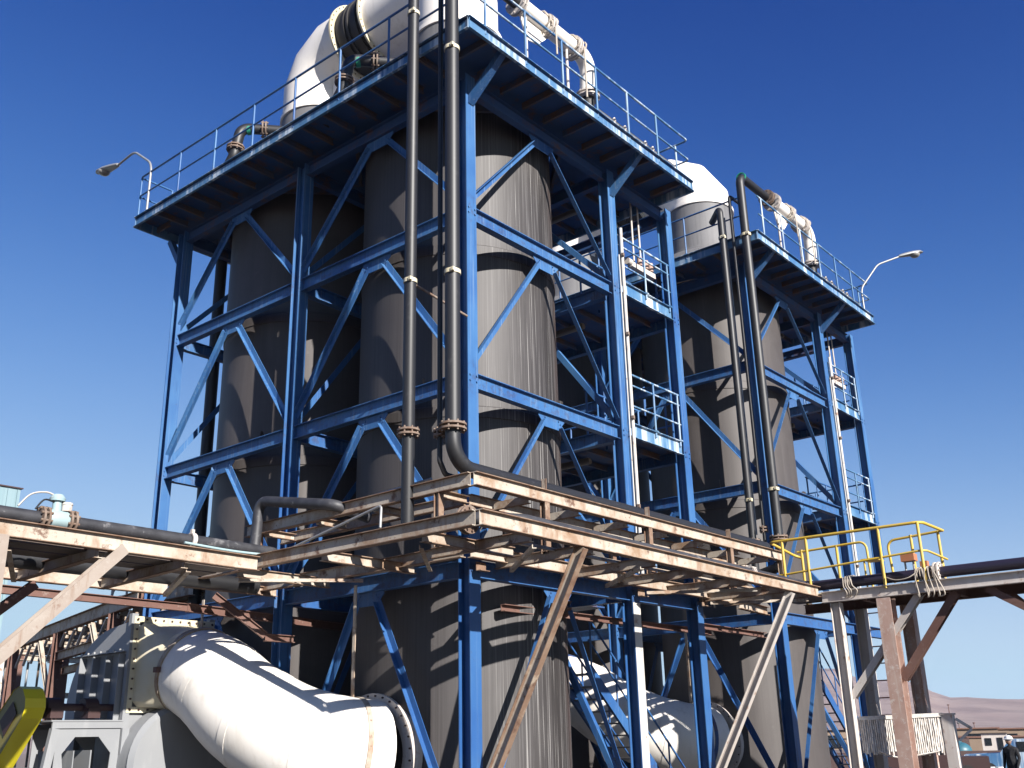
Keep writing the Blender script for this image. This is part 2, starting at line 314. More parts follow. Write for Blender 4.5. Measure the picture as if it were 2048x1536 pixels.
def spline(pts, n=8):
    P = [Vector(p) for p in pts]; out = []
    for i in range(len(P) - 1):
        p0, p1, p2, p3 = P[max(i - 1, 0)], P[i], P[i + 1], P[min(i + 2, len(P) - 1)]
        for k in range(n):
            t = k / n; out.append(0.5 * ((2 * p1) + (p2 - p0) * t + (2 * p0 - 5 * p1 + 4 * p2 - p3) * t * t + (3 * p1 - p0 - 3 * p2 + p3) * t ** 3))
    out.append(P[-1]); return out
def lerp(a, b, t): return Vector(a) * (1 - t) + Vector(b) * t

# ------------------------------------------------------------------ shared dimensions (metres)
W1, W2, B1, B2, DX = 4.5, 6.845, 4.62, 9.09, 10.68
Z0, Z1, Z2 = 4.66, 7.80, 10.93               # tops of the three beam levels
ZP0, ZP1 = 13.63, 13.89                      # platform fascia
PX0, PX1, PY0, PY1 = -1.0, 6.55, -1.0, 9.75  # platform plan
TC = [(2.25, 2.29), (2.25, 7.0)]             # tank centres
TR = 1.97
BLUE = M['blue']

# ------------------------------------------------------------------ ground and hills
mb = MB(); n = 64; rr = [0, 30, 80, 200, 600, 1500, 4000, 9000]
vs = [V(5, 5, 0)]; fs = []
for r_ in rr[1:]:
    for k in range(n): vs.append(V(5 + r_ * math.cos(2 * math.pi * k / n), 5 + r_ * math.sin(2 * math.pi * k / n), 0))
for k in range(n): fs.append((0, 1 + k, 1 + (k + 1) % n))
for i in range(len(rr) - 2):
    for k in range(n): fs.append((1 + i * n + k, 1 + (i + 1) * n + k, 1 + (i + 1) * n + (k + 1) % n, 1 + i * n + (k + 1) % n))
mb.add(vs, fs); struct(mb.build('ground', M['ground']))
q = MB(); pts_ = [(6 + 38 * math.cos(2 * math.pi * k / 40) * (1 + 0.12 * math.sin(k * 1.7)), 4 + 38 * math.sin(2 * math.pi * k / 40) * (1 + 0.1 * math.cos(k * 2.3))) for k in range(40)]
q.add([V(x, y, 0.004) for x, y in pts_], [tuple(range(40))]); struct(q.build('plant_yard', M['asphalt']))
# ridge: camera azimuth (deg) -> crest height at 1500 m
CR = [(-60, 20), (-30, 26), (0, 28), (8, 30), (14.4, 32), (17.7, 39), (19.7, 61), (21.4, 63), (23.5, 82), (24.9, 73), (26.5, 60), (30, 46), (40, 40), (60, 30), (100, 34), (140, 22)]
def crest(a):
    for (a0, h0), (a1, h1) in zip(CR, CR[1:]):
        if a0 <= a <= a1:
            t = (a - a0) / (a1 - a0); t = t * t * (3 - 2 * t); return h0 + (h1 - h0) * t
    return 20
mb = MB(); na, nr = 260, 34; vs = []; fs = []
for i in range(na + 1):
    a = -60 + 200 * i / na
    for j in range(nr + 1):
        t = j / nr; d = 620 + 1500 * t
        prof = math.sin(min(t / 0.587, 1) * math.pi / 2) ** 1.6 if t < 0.587 else math.cos((t - 0.587) / 0.413 * math.pi / 2)
        x, y = -11.8 + d * math.cos(R(a)), -10.7 + d * math.sin(R(a))
        nz = noise.fractal(V(x / 260, y / 260, 3.1), 0.9, 2.1, 6) * 11 * prof * (1 - math.exp(-((t - 0.587) / 0.12) ** 2) * 0.75)
        gul = abs(noise.noise(V(x / 120, y / 120, 9))) * -14 * prof * (1 - prof * 0.85)
        vs.append(V(x, y, -1 + crest(a) * 1.0 * prof + nz + gul))
for i in range(na):
    for j in range(nr):
        o = i * (nr + 1) + j; fs.append((o, o + nr + 1, o + nr + 2, o + 1))
mb.add(vs, fs); struct(mb.build('hills', M['hill'], smooth=80))

# ------------------------------------------------------------------ steel towers
def chevron(mb_list, a, b, ztop, zbot, wdt, out):
    """two legs from the beam's middle down to the columns; out = outward normal"""
    mid = (Vector(a) + Vector(b)) / 2; out = Vector(out)
    for e in (a, b):
        top = mid + (Vector(e) - mid) * 0.11; bot = mid + (Vector(e) - mid) * 0.95
        q = MB(); q.angle((top.x, top.y, ztop), (bot.x, bot.y, zbot), wdt * 0.8, wdt, up=Vector((0, 0, 1)).cross(out) if True else out, side=1 if random.random() < 2 else -1)
        mb_list.append(q)
def gusset(a, b, z, out):
    mid = (Vector(a) + Vector(b)) / 2; d = (Vector(b) - Vector(a)).normalized(); out = Vector(out)
    q = MB(); pr = [(-0.38, 0), (0.38, 0), (0.38, -0.05), (0.2, -0.23), (-0.2, -0.23), (-0.38, -0.05)]
    c = Vector((mid.x, mid.y, z)); q.prism(pr, c - out * 0.007, c + out * 0.007, d, V(0, 0, 1))
    for s_ in (-1, 1):
        for k in range(3): 
            p = c + d * s_ * (0.2 + 0.045 * k) + V(0, 0, -0.06 - 0.05 * k) + out * 0.012
            q.tube([p, p + out * 0.014], 0.014, 6)
    return q
def deck_with_holes(x0, x1, y0, y1, ysplit, zt, th, holes, ox):
    q = MB()
    def ring(cx, cy, r, a0, a1, b0, b1):
        angs = sorted(set([2 * math.pi * k / 48 for k in range(48)] + [math.atan2(yy - cy, xx - cx) % (2 * math.pi) for xx in (a0, a1) for yy in (b0, b1)]))
        inn, outp = [], []
        for a in angs:
            c_, s_ = math.cos(a), math.sin(a)
            t = min([(a1 - cx) / c_ if c_ > 1e-9 else 1e9, (a0 - cx) / c_ if c_ < -1e-9 else 1e9, (b1 - cy) / s_ if s_ > 1e-9 else 1e9, (b0 - cy) / s_ if s_ < -1e-9 else 1e9])
            inn.append((cx + r * c_, cy + r * s_)); outp.append((cx + t * c_, cy + t * s_))
        k = len(angs)
        for z, fl in ((zt, False), (zt - th, True)):
            vs = [(x + ox, y, z) for x, y in inn] + [(x + ox, y, z) for x, y in outp]
            fs = [(i, k + i, k + (i + 1) % k, (i + 1) % k) for i in range(k)]
            if fl: fs = [f[::-1] for f in fs]
            q.add(vs, fs)
    for (cx, cy, r, b0, b1) in holes: ring(cx, cy, r, x0, x1, b0, b1)
    return q
def guardrail(parent, pts, ht, nposts, mats, r=0.024, mid=(0.52,), close_ends=True, name='guardrail', z_extra=0.0):
    """a run of tubular railing along pts at deck level: rails and one post every so often"""
    g = MB(); P = [Vector(p) for p in pts]
    g.tube(bend([p + V(0, 0, ht) for p in P], 0.08, 4), r, 8)
    gr = g.build(name, mats, parent, smooth=50)
    for f_ in mid:
        g = MB(); g.tube(bend([p + V(0, 0, ht * f_) for p in P], 0.08, 4), r * 0.85, 8); g.build('mid_rail', mats, gr, smooth=50)
    for (a, b), k in zip(zip(P, P[1:]), nposts):
        for i in range(k + 1):
            if i == k and (b - P[-1]).length > 1e-6: continue
            p = lerp(a, b, 0.03 + 0.94 * i / max(k, 1)); g = MB(); g.tube([p + V(0, 0, -0.12), p + V(0, 0, ht)], r, 8); g.box(p + V(0, 0, 0.01), (0.09, 0.09, 0.02))
            g.build('post', mats, gr, smooth=50)
    return gr
def tower(ox, label, second):
    T = thing('steel_tower', label, 'steel tower', (ox, 0, 0), 'blue steel towers carrying the tanks')
    P = lambda x, y, z: V(x + ox, y, z)
    # columns: H sections, flanges facing +-y, each on a base plate
    for (x, y) in [(0, 0), (W1, 0), (W2, 0), (0, B1), (W1, B1), (W2, B1), (0, B2), (W1, B2), (W2, B2)]:
        q = MB(); q.ibeam(P(x, y, 0.03), P(x, y, ZP0 - 0.02), 0.25, 0.25, up=(0, 1, 0), tf=0.018, tw=0.014); q.box(P(x, y, 0.015), (0.42, 0.42, 0.03))
        for z in (Z0, Z1, Z2):
            for dz in (-0.09, -0.19):
                for sx in (-0.08, 0.08):
                    q.tube([P(x + sx, y - 0.126, z + dz), P(x + sx, y - 0.146, z + dz)], 0.017, 6)
        co = q.build('column', BLUE, T)
        if (x, y) == (W1, 0) and not second:      # white paint left on the face below the rack
            q = MB(); q.box(P(x, y - 0.1285, 2.2), (0.236, 0.005, 4.3)); q.build('white_painted_face', M['white_dirty'], co)
    hb = 0.27
    # beams at three levels plus the head beams under the platform
    for z in (Z0, Z1, Z2, ZP0 - 0.03):
        zc = z - hb / 2
        w_ = 0.15
        for (a, b) in [((0, 0), (W1, 0)), ((W1, 0), (W2, 0)), ((0, B2), (W1, B2)), ((W1, B2), (W2, B2)), ((0, B1), (W1, B1)), ((W1, B1), (W2, B1))]:
            if a == (W1, 0) and z in (Z1, Z2): continue
            q = MB(); q.ibeam(P(a[0] + 0.128, a[1], zc), P(b[0] - 0.128, b[1], zc), w_, hb)
            if abs(a[1]) < 1e-6 and b[0] == W1 or a[1] == B2:
                pass
            q.build('beam', BLUE if z < 13 else M['blue_dark'], T)  # head beams: shade under the deck put into a darker blue
        for (a, b) in [((0, 0), (0, B1)), ((0, B1), (0, B2)), ((W1, 0), (W1, B1)), ((W1, B1), (W1, B2)), ((W2, 0), (W2, B1)), ((W2, B1), (W2, B2))]:
            if a[0] == W2 and z == Z0: continue
            q = MB(); q.ibeam(P(a[0], a[1] + 0.128, zc + 0.004), P(b[0], b[1] - 0.128, zc + 0.004), w_, hb)
            q.build('beam', BLUE if z < 13 else M['blue_dark'], T)  # top level again takes the blue darkened to stand for deck shade
    # inverted-V bracing
    faces = [((0, 0), (W1, 0), (0, -1, 0)), ((0, 0), (0, B1), (-1, 0, 0)), ((0, B1), (0, B2), (-1, 0, 0)), ((W1, 0), (W1, B1), (1, 0, 0)), ((W1, B1), (W1, B2), (1, 0, 0)), ((0, B2), (W1, B2), (0, 1, 0)), ((0, B1), (W1, B1), (0, 1, 0))]
    for (zt, zb) in ((ZP0 - 0.03, Z2), (Z2, Z1), (Z1, Z0), (Z0, 0.25)):
        for a, b, o in faces:
            A, B = P(a[0], a[1], 0), P(b[0], b[1], 0); lst = []
            chevron(lst, A, B, zt - hb - 0.16, zb + 0.18, 0.118, o)
            for q in lst: q.build('brace', BLUE, T)
            gusset(A, B, zt - hb, o).build('gusset_plate', BLUE, T)
    # platform: deck, fascia channel, joists, knee braces
    q = deck_with_holes(PX0, PX1, PY0, PY1, 4.65, ZP1 - 0.03, 0.02, [(TC[0][0], TC[0][1], TR + 0.02, PY0, 4.645), (TC[1][0], TC[1][1], TR + 0.02, 4.645, PY1)], ox)
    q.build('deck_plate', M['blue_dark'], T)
    cn = [(PX0, PY0), (PX1, PY0), (PX1, PY1), (PX0, PY1)]
    for i in range(4):
        a, b = cn[i], cn[(i + 1) % 4]; q = MB(); q.channel(P(*a, (ZP0 + ZP1) / 2), P(*b, (ZP0 + ZP1) / 2), 0.06, ZP1 - ZP0, side=1); q.build('fascia_channel', M['blue_worn'], T)
    k = 0
    x = PX0 + 0.6
    while x < PX1 - 0.2:
        for (y0, y1) in ((PY0 + 0.03, -0.08), (B2 + 0.08, PY1 - 0.03)):
            q = MB(); q.channel(P(x, y0, ZP0 + 0.14), P(x, y1, ZP0 + 0.14), 0.05, 0.14); q.build('joist', M['joist'], T)
        x += 0.66
    y = 0.35
    while y < B2:
        q = MB(); q.channel(P(PX0 + 0.03, y, ZP0 + 0.14), P(-0.08, y, ZP0 + 0.14), 0.05, 0.14); q.build('joist', M['joist'], T)
        q = MB(); q.channel(P(W1 + 0.08, y, ZP0 + 0.14), P(PX1 - 0.03, y, ZP0 + 0.14), 0.05, 0.14); q.build('joist', M['joist'], T)
        y += 0.66
    for (cx, cy) in TC:                         # octagonal trimmer round each tank
        for i in range(4):
            a = R(45 + 90 * i); c_, s_ = math.cos(a), math.sin(a); d = V(-s_, c_, 0); p = P(cx + 2.13 * c_, cy + 2.13 * s_, ZP0 + 0.1)
            q = MB(); q.channel(p - d * 0.85, p + d * 0.85, 0.06, 0.2); q.build('joist', M['joist'], T)
    for (p0, p1) in [((0, -0.14, 12.98), (0, -0.96, ZP0 + 0.05)), ((W1, -0.14, 12.98), (W1, -0.96, ZP0 + 0.05)), ((0, B2 + 0.14, 12.95), (0, PY1 - 0.05, ZP0 + 0.02)), ((W1, B2 + 0.14, 12.95), (W1, PY1 - 0.05, ZP0 + 0.02))]:
        q = MB(); q.angle(P(*p0), P(*p1), 0.13, 0.14, up=(1, 0, 0)); q.build('knee_brace', BLUE, T)
    zt = ZP1
    i_ = 0.03
    guardrail(T, [P(PX0 + i_, PY0 + 0.35, zt), P(PX0 + i_, PY1 - i_, zt), P(PX0 + 0.9, PY1 - i_, zt)], 1.08, [7, 1], BLUE)
    guardrail(T, [P(PX0 + 0.25, PY0 + i_, zt), P(PX1 - i_, PY0 + i_, zt), P(PX1 - i_, PY1 - i_, zt)], 1.08, [6, 7], M['blue_worn'])
    # stair bay: two landings with fascia, joists and railings
    for z in (Z1, Z2):
        x0, x1, y1 = W1 + 0.1, W2 + 0.0, B1 - 0.1
        q = MB(); q.box(P((x0 + x1) / 2, y1 / 2, z - 0.015), (x1 - x0 - 0.02, y1 - 0.2, 0.02)); q.build('landing_plate', M['blue_dark'], T)
        q = MB(); q.channel(P(W1 + 0.13, -0.1, z - 0.01), P(W2 - 0.13, -0.1, z - 0.01), 0.07, 0.30, side=1); q.build('fascia_channel', M['blue_worn'], T)
        for i in range(6):
            yy = 0.5 + 0.7 * i; q = MB(); q.channel(P(x0, yy, z - 0.09), P(x1 - 0.1, yy, z - 0.09), 0.05, 0.12); q.build('joist', M['joist'], T)
        guardrail(T, [P(W1 + 0.15, -0.1, z + 0.14), P(W2 - 0.15, -0.1, z + 0.14)], 1.05, [2], M['blue_worn'], mid=(0.36, 0.78))
        guardrail(T, [P(W1 + 0.15, 0.95, z + 0.02), P(W2 - 0.1, 0.95, z + 0.02)], 1.05, [3], BLUE)
        guardrail(T, [P(W2 - 0.02, 0.2, z + 0.05), P(W2 - 0.02, B1 - 0.25, z + 0.05)], 1.05, [3], BLUE)
        guardrail(T, [P(W1 + 0.2, B1 - 0.25, z + 0.05), P(W2 - 0.15, B1 - 0.25, z + 0.05)], 1.05, [2], BLUE)
    # stair from the yard to the first level
    s0, s1 = P(3.2, -9, 0), None
    st = MB()
    a0, a1 = P(W1 + 0.35, 1.3, 3.25), P(W2 + 1.6, 1.3, 0.05)
    for dy in (0, 0.8): st.channel(a0 + V(0, dy, 0), a1 + V(0, dy, 0), 0.06, 0.22, side=1 if dy else -1)
    so = st.build('stair', BLUE, T)
    for i in range(14):
        p = lerp(a0, a1, (i + 0.5) / 14) + V(0, 0.4, 0.02); q = MB(); q.box(p, (0.26, 0.74, 0.03)); q.build('tread', M['galv'], so)
    for dy in (-0.02, 0.82):
        q = MB(); q.tube([a0 + V(0, dy, 1.0), a1 + V(0, dy, 1.0)], 0.022, 8); q.tube([a0 + V(0, dy, 0.55), a1 + V(0, dy, 0.55)], 0.018, 8)
        for t in (0.02, 0.25, 0.5, 0.75, 0.98):
            p = lerp(a0, a1, t); q.tube([p + V(0, dy, 0), p + V(0, dy, 1.0)], 0.02, 8)
        q.build('handrail', BLUE, so, smooth=50)
    # landing that the stair reaches
    q = MB(); q.box(P((W1 + W2) / 2 - 0.4, 3.2, Z0 - 0.02), (W2 - W1 + 0.4, 2.2, 0.03)); q.build('landing_plate', M['blue_dark'], T)
    return T
tower(0, 'nearer blue steel tower of columns, beams and inverted-V braces with a platform on top', False)
tower(DX, 'farther blue steel tower standing behind the right end of the nearer one', True)

# ------------------------------------------------------------------ tanks
def tank(ox, i, label, shell_mat):
    cx, cy = TC[i]; c = (cx + ox, cy, 0)
    T = thing('absorber_tank', label, 'tank', c, 'tall brown grey tanks inside the towers')
    q = MB(); q.lathe(c, [(TR + 0.03, 0.0), (TR + 0.03, 0.12), (TR, 0.121), (TR, 5.0), (TR, 10.0), (TR, ZP1 + 0.28)], 96); q.build('shell', shell_mat, T, smooth=30)
    q = MB(); q.lathe(c, [(TR, ZP1 + 0.28), (TR - 0.03, ZP1 + 0.5), (TR - 0.25, ZP1 + 0.85), (1.45, ZP1 + 1.15), (1.06, ZP1 + 1.35), (1.0, ZP1 + 1.5), (1.0, 16.75)], 72); q.build('head', M['tank_grey'], T, smooth=40)
    q = MB(); q.ring((cx + ox, cy, 16.78), (0, 0, 1), 0.9, 1.04, 0.10, 56); q.build('neck_flange', M['white'], T, smooth=40)
    for (ang, z) in ((205, 7.95), (290, 7.9), (205, ZP1 + 0.75), (262, ZP1 + 0.75)):
        a = R(ang); rr_ = TR if z < 13 else TR - 0.2; d = V(math.cos(a), math.sin(a), 0); t_ = V(-d.y, d.x, 0); p = Vector(c) + d * (rr_ - 0.02) + V(0, 0, z)
        q = MB(); q.prism([(0, -0.16), (0.06, -0.16), (0.2, 0.08), (0.19, 0.15), (0.13, 0.18), (0.07, 0.15), (0, 0.02)], p - t_ * 0.012, p + t_ * 0.012, d, V(0, 0, 1)); q.build('lifting_lug', shell_mat if z < 13 else M['tank_grey'], T)
    for z in (7.4, 10.6):
        q = MB(); q.lathe(c, [(TR + 0.001, z), (TR + 0.018, z + 0.012), (TR + 0.018, z + 0.2), (TR + 0.001, z + 0.22)], 96); q.build('lap_joint', shell_mat, T, smooth=40)
    return T
tank(0, 0, 'tall tank streaked white and rusty, behind the corner column of the nearer tower', M['tank_leak'])
tank(0, 1, 'tall brown grey tank in the left bay of the nearer tower', M['tank'])
tank(DX, 0, 'tall brown grey tank in the front bay of the farther tower', M['tank'])
tank(DX, 1, 'tall brown grey tank in the back bay of the farther tower, mostly hidden', M['tank'])

# ------------------------------------------------------------------ white ducts joining the tank tops
def mitre(q, pts, r, n=40):
    """mitred tube: rings lie in the mitre planes so each segment stays straight"""
    P = [Vector(p) for p in pts]; vs = []; L = len(P)
    d0 = (P[1] - P[0]).normalized(); a = d0.orthogonal().normalized()
    side = None
    pl = None
    # plane of the bend
    nrm = Vector((1, 0, 0))
    for i in range(L):
        d_in = (P[i] - P[i - 1]).normalized() if i else (P[1] - P[0]).normalized()
        d_out = (P[i + 1] - P[i]).normalized() if i < L - 1 else d_in
        u = nrm; w = d_in.cross(u).normalized(); tn = (d_in + d_out).normalized(); cs = tn.dot(d_in)
        m_ = u.cross(tn).normalized(); m_ = m_ if m_.dot(w) > 0 else -m_
        for k in range(n):
            t = 2 * math.pi * k / n; vs.append(P[i] + u * r * math.cos(t) + m_ * (r / cs) * math.sin(t))
    q.add(vs, [(i * n + k, i * n + (k + 1) % n, (i + 1) * n + (k + 1) % n, (i + 1) * n + k) for i in range(L - 1) for k in range(n)])
def top_duct(ox, label, zc, sh):
    x = TC[0][0] + ox; y0, y1 = TC[0][1], TC[1][1] + 0.1; r = 0.93
    T = thing('crossover_duct', label, 'duct', (x, (y0 + y1) / 2, 16.83), 'white crossover ducts on the tank tops')
    q = MB(); e = 0.85
    mitre(q, [(x, y0, 16.83), (x, y0, zc - e), (x, y0 + 0.35, zc - 0.3), (x, y0 + e, zc), (x, 4.35 + sh, zc)], r); q.build('elbow', M['white'], T, smooth=25)
    q = MB(); mitre(q, [(x, 5.35 + sh, zc), (x, y1 - e, zc), (x, y1 - 0.3, zc - 0.3), (x, y1, zc - e), (x, y1, 16.83)], r); q.build('elbow', M['white'], T, smooth=25)
    q = MB(); mitre(q, [(x, 4.4 + sh, zc), (x, 4.5 + sh, zc), (x, 4.52 + sh, zc), (x, 5.3 + sh, zc)], r - 0.02)
    for yy, th in ((4.60 + sh, 0.10), (4.86 + sh, 0.05), (5.0 + sh, 0.05)): q.ring((x, yy, zc), (0, 1, 0), r - 0.05, r + 0.02, th, 48)
    q.build('rubber_bellows', M['rubber'], T, smooth=35)
    for yy in (4.36 + sh, 5.38 + sh):
        q = MB(); q.ring((x, yy, zc), (0, 1, 0), r - 0.05, r + 0.1, 0.05, 56)
        q.mat(1).bolts((x, yy, zc), (0, 1, 0), r + 0.055, 36, 0.018, 0.075)
        q.build('duct_flange', [M['cream'], M['shaft']], T, smooth=35)
    for yy in (y0 + 1.0, y1 - 1.0):
        q = MB(); q.box((x - 0.2, yy, zc - r - 0.2), (0.3, 0.16, 0.5)); q.build('saddle', M['white'], T)
    return T
top_duct(0, 'white elbowed duct with a black rubber joint over the nearer tower', 18.55, 0.22)
top_duct(DX, 'white elbowed duct over the farther tower with a dome-like bend beside the black pipes', 18.0, -0.45)

# ------------------------------------------------------------------ big inlet ducts low down
def inlet_duct(ox, label):
    T = thing('inlet_duct', label, 'duct', (ox - 1.2, 5.4, 0), 'big white ducts feeding the tanks low down')
    P = lambda x, y, z: V(x + ox, y, z)
    ctr = spline([P(-1.08, 5.55, 3.23), P(-1.1, 4.85, 2.98), P(-1.05, 4.05, 2.5), P(-0.82, 3.15, 2.08), P(-0.42, 2.5, 1.87), P(0.13, 2.29, 1.80)], 6)
    L = len(ctr); q = MB(); q.tube(ctr, [0.76 + 0.09 * min(i / 14, 1) for i in range(L)], 44, caps=False); q.build('duct_bend', M['white'], T, smooth=40)
    for idx, rr_ in ((7, 0.805), (14, 0.85), (21, 0.85)):     # moulded lap seams
        d = (ctr[idx + 1] - ctr[idx - 1]).normalized(); q = MB(); q.ring(ctr[idx], d, rr_ - 0.03, rr_ + 0.005, 0.16, 48); q.build('lap_seam', M['white'], T, smooth=40)
    # square to round piece, bolted
    n = 48; vs = []; c = P(-1.2, 6.22, 3.385); h = 0.72
    def sq(a):
        cx, sx = math.cos(a), math.sin(a); k = h / max(abs(cx), abs(sx)); return cx * k, sx * k
    for y, f, rr_ in ((6.2, 0, 0), (5.95, 0.45, 0.75), (5.72, 1, 0.765), (5.5, 1, 0.765)):
        for k in range(n):
            a = 2 * math.pi * (k + 0.5) / n; s_ = sq(a); z_c = 3.385 - 0.155 * f; x_c = -1.2 + 0.12 * f
            u = s_[0] * (1 - f) + rr_ * math.cos(a) * f; w = s_[1] * (1 - f) + rr_ * math.sin(a) * f
            vs.append(P(x_c + u, y, z_c + w))
    q = MB(); q.add(vs, [(i * n + k, i * n + (k + 1) % n, (i + 1) * n + (k + 1) % n, (i + 1) * n + k) for i in range(3) for k in range(n)]); q.build('square_transition', M['cream'], T, smooth=30)
    q = MB(); b = h + 0.10
    for (p0, p1) in (((-b, 0, b - 0.05), (b, 0, b - 0.05)), ((-b, 0, -b + 0.05), (b, 0, -b + 0.05))): q.bar(c + V(*p0), c + V(*p1), 0.05, 0.1)
    for s_ in (-1, 1): q.bar(c + V(s_ * (b - 0.05), 0, -b + 0.1), c + V(s_ * (b - 0.05), 0, b - 0.1), 0.05, 0.1, up=(1, 0, 0))
    q.mat(1)
    for i in range(10):
        t = -b + 0.06 + (2 * b - 0.12) * i / 9
        for p in ((t, b - 0.05), (t, -b + 0.05), (b - 0.05, t), (-b + 0.05, t)):
            o = c + V(p[0], -0.03, p[1]); q.tube([o, o + V(0, -0.02, 0)], 0.018, 6)
    q.build('square_flange', [M['cream'], M['shaft']], T)
    # round flange on the tank
    fc = P(0.17, 2.29, 1.80); q = MB(); q.ring(fc + V(-0.03, 0, 0), (1, 0, 0), 0.80, 0.955, 0.06, 56); q.mat(1).bolts(fc + V(-0.05, 0, 0), (1, 0, 0), 0.915, 32, 0.017, 0.07); q.build('tank_flange', [M['bone'], M['shaft']], T, smooth=35)
    q = MB(); q.ring(P(0.30, 2.29, 1.80), (1, 0, 0), 0.7, 0.85, 0.3, 48); q.build('nozzle', M['bone'], T, smooth=40)
    # hanger straps
    for idx, rr_ in ((0, 0.775), (26, 0.852)):
        d = (ctr[idx + 1] - ctr[max(idx - 1, 0)]).normalized(); q = MB(); q.ring(ctr[idx], d, rr_ - 0.015, rr_ + 0.018, 0.085, 56)
        top = ctr[idx] + V(0, 0, rr_ + 0.01); a_ = top; b_ = V(top.x, top.y, 4.5)
        st = q.build('strap', M['rusty'] if ox < 1 else M['blue_dark'], T, smooth=35)
        q = MB(); q.box(ctr[idx] + V(-rr_ - 0.03, 0, 0.02), (0.1, 0.1, 0.09)); q.build('clamp_bolt', M['rust_red'], st)
        q = MB(); q.bar(a_, b_, 0.06, 0.02, up=(1, 0, 0)); q.build('hanger_rod', M['rusty'], st)
    return T
inlet_duct(0, 'big white duct bending down into the nearest tank at the bottom left')
inlet_duct(DX, 'shaded white duct behind the blue columns, feeding the farther tower')

# ------------------------------------------------------------------ fan, drive guard
def fan():
    T = thing('blower_fan', 'grey ribbed blower fan behind the cream square flange at lower left', 'fan', (-1.2, 7.2, 0))
    x0, x1 = -2.03, -0.4
    q = MB()       # scroll: flat sides, round top and back
    prof = [(6.27, 1.15), (6.27, 4.12), (6.5, 4.10)] + [(6.75 + 1.55 * math.sin(R(a)), 2.62 + 1.44 * math.cos(R(a))) for a in range(8, 130, 8)] + [(7.6, 1.3), (7.0, 1.15)]
    vs = [V(x, y, z) for x in (x0, x1) for y, z in prof]; n = len(prof)
    q.add(vs, [(i, (i + 1) % n, n + (i + 1) % n, n + i) for i in range(n)] + [tuple(range(n - 1, -1, -1)), tuple(range(n, 2 * n))])
    q.build('housing', M['grey'], T)
    for yy in (6.36, 6.8, 7.25, 7.72):
        q = MB(); q.bar((x0 - 0.065, yy, 2.45), (x0 - 0.065, yy, 3.56), 0.018, 0.13, up=(1, 0, 0)); q.build('rib', M['grey'], T)
    q = MB(); q.bar((x0 - 0.06, 6.3, 3.6), (x0 - 0.06, 7.95, 3.6), 0.12, 0.02); q.mat(1)
    for i in range(7): q.tube([(x0 - 0.07, 6.45 + 0.22 * i, 3.6), (x0 - 0.07, 6.45 + 0.22 * i, 3.65)], 0.02, 6)
    q.build('split_flange', [M['grey'], M['galv']], T)
    for xx in (x0 + 0.02, x1 - 0.02):
        q = MB(); q.bar((xx, 6.255, 1.6), (xx, 6.255, 4.25), 0.1, 0.12, up=(1, 0, 0)); q.build('outlet_frame', M['grey'], T)
    q = MB(); q.tube([(-1.2, 6.15, 1.72), (-1.2, 5.75, 1.72)], [0.95, 0.95], 44); q.tube([(-1.2, 5.75, 1.72), (-1.2, 5.66, 1.72)], [0.97, 0.9], 44); q.build('round_casing', M['grey'], T, smooth=35)
    for xx in (-1.9, -0.5):
        q = MB(); q.ibeam((xx, 8.0, 0), (xx, 8.0, 1.7), 0.15, 0.15, up=(0, 1, 0)); q.build('support_leg', M['grey'], T)
    # bearing pedestal on the -x side
    px0, px1, py0, py1, pz = -3.35, -2.12, 6.1, 7.7, 2.42
    q = MB(); q.box(((px0 + px1) / 2, (py0 + py1) / 2, pz + 0.012), (px1 - px0 + 0.06, py1 - py0 + 0.06, 0.024)); q.bar((px0, py0, pz - 0.055), (px1, py0, pz - 0.055), 0.04, 0.1); q.bar((px0, py1, pz - 0.055), (px1, py1, pz - 0.055), 0.04, 0.1)
    pd = q.build('pedestal', M['grey'], T)
    for (xx, yy) in ((px0, py0), (px1, py0), (px0, py1), (px1, py1)):
        q = MB(); q.bar((xx + 0.05, yy, pz - 0.11), (xx + (0.05 if xx == px1 else -0.25), yy, 0), 0.13, 0.1, up=(0, 1, 0)); q.build('pedestal_leg', M['grey'], pd)
    for yy in (py0 + 0.01, (py0 + py1) / 2):       # plates with a chamfered opening
        q = MB(); pr_o = [(px0 + 0.1, pz - 1.5), (px1 - 0.02, pz - 1.5), (px1 - 0.02, pz - 0.11), (px0 + 0.1, pz - 0.11)]
        pr_i = [(px0 + 0.35, pz - 1.25), (px1 - 0.2, pz - 1.25), (px1 - 0.16, pz - 0.5), (px1 - 0.4, pz - 0.24), (px0 + 0.42, pz - 0.24), (px0 + 0.22, pz - 0.5)]
        pr_o = [(px0 + 0.1, pz - 1.5), (px1 - 0.02, pz - 1.5), (px1 - 0.02, pz - 0.5), (px1 - 0.02, pz - 0.11), (px0 + 0.1, pz - 0.11), (px0 + 0.1, pz - 0.5)]
        vs = [V(x, y_, z) for y_ in (yy, yy + 0.02) for (x, z) in pr_o + pr_i]; fs = []
        for i in range(6):
            k = (i + 1) % 6; fs += [(i, k, 6 + k, 6 + i), (12 + k, 12 + i, 18 + i, 18 + k), (6 + i, 6 + k, 18 + k, 18 + i), (k, i, 12 + i, 12 + k)]
        q.add(vs, fs); q.build('stiffener_plate', M['grey'], pd)
    for xx in (px0 + 0.5, px0 + 0.8):
        q = MB(); q.bar((xx, py0 + 0.15, pz - 0.9), (xx, py1 - 0.1, pz - 0.9), 0.02, 0.9); q.build('web_plate', M['grey'], pd)
    q = MB(); q.bar((px0 - 0.2, py0 + 0.1, pz - 0.75), (px0 - 0.2, py1, pz - 0.75), 0.05, 0.12); q.build('cross_rail', M['grey'], pd)
    sy, sz = 6.5, 2.66
    q = MB(); q.tube([(-3.6, sy, sz), (x0 + 0.1, sy, sz)], 0.06, 16); q.build('shaft', M['shaft'], T, smooth=40)
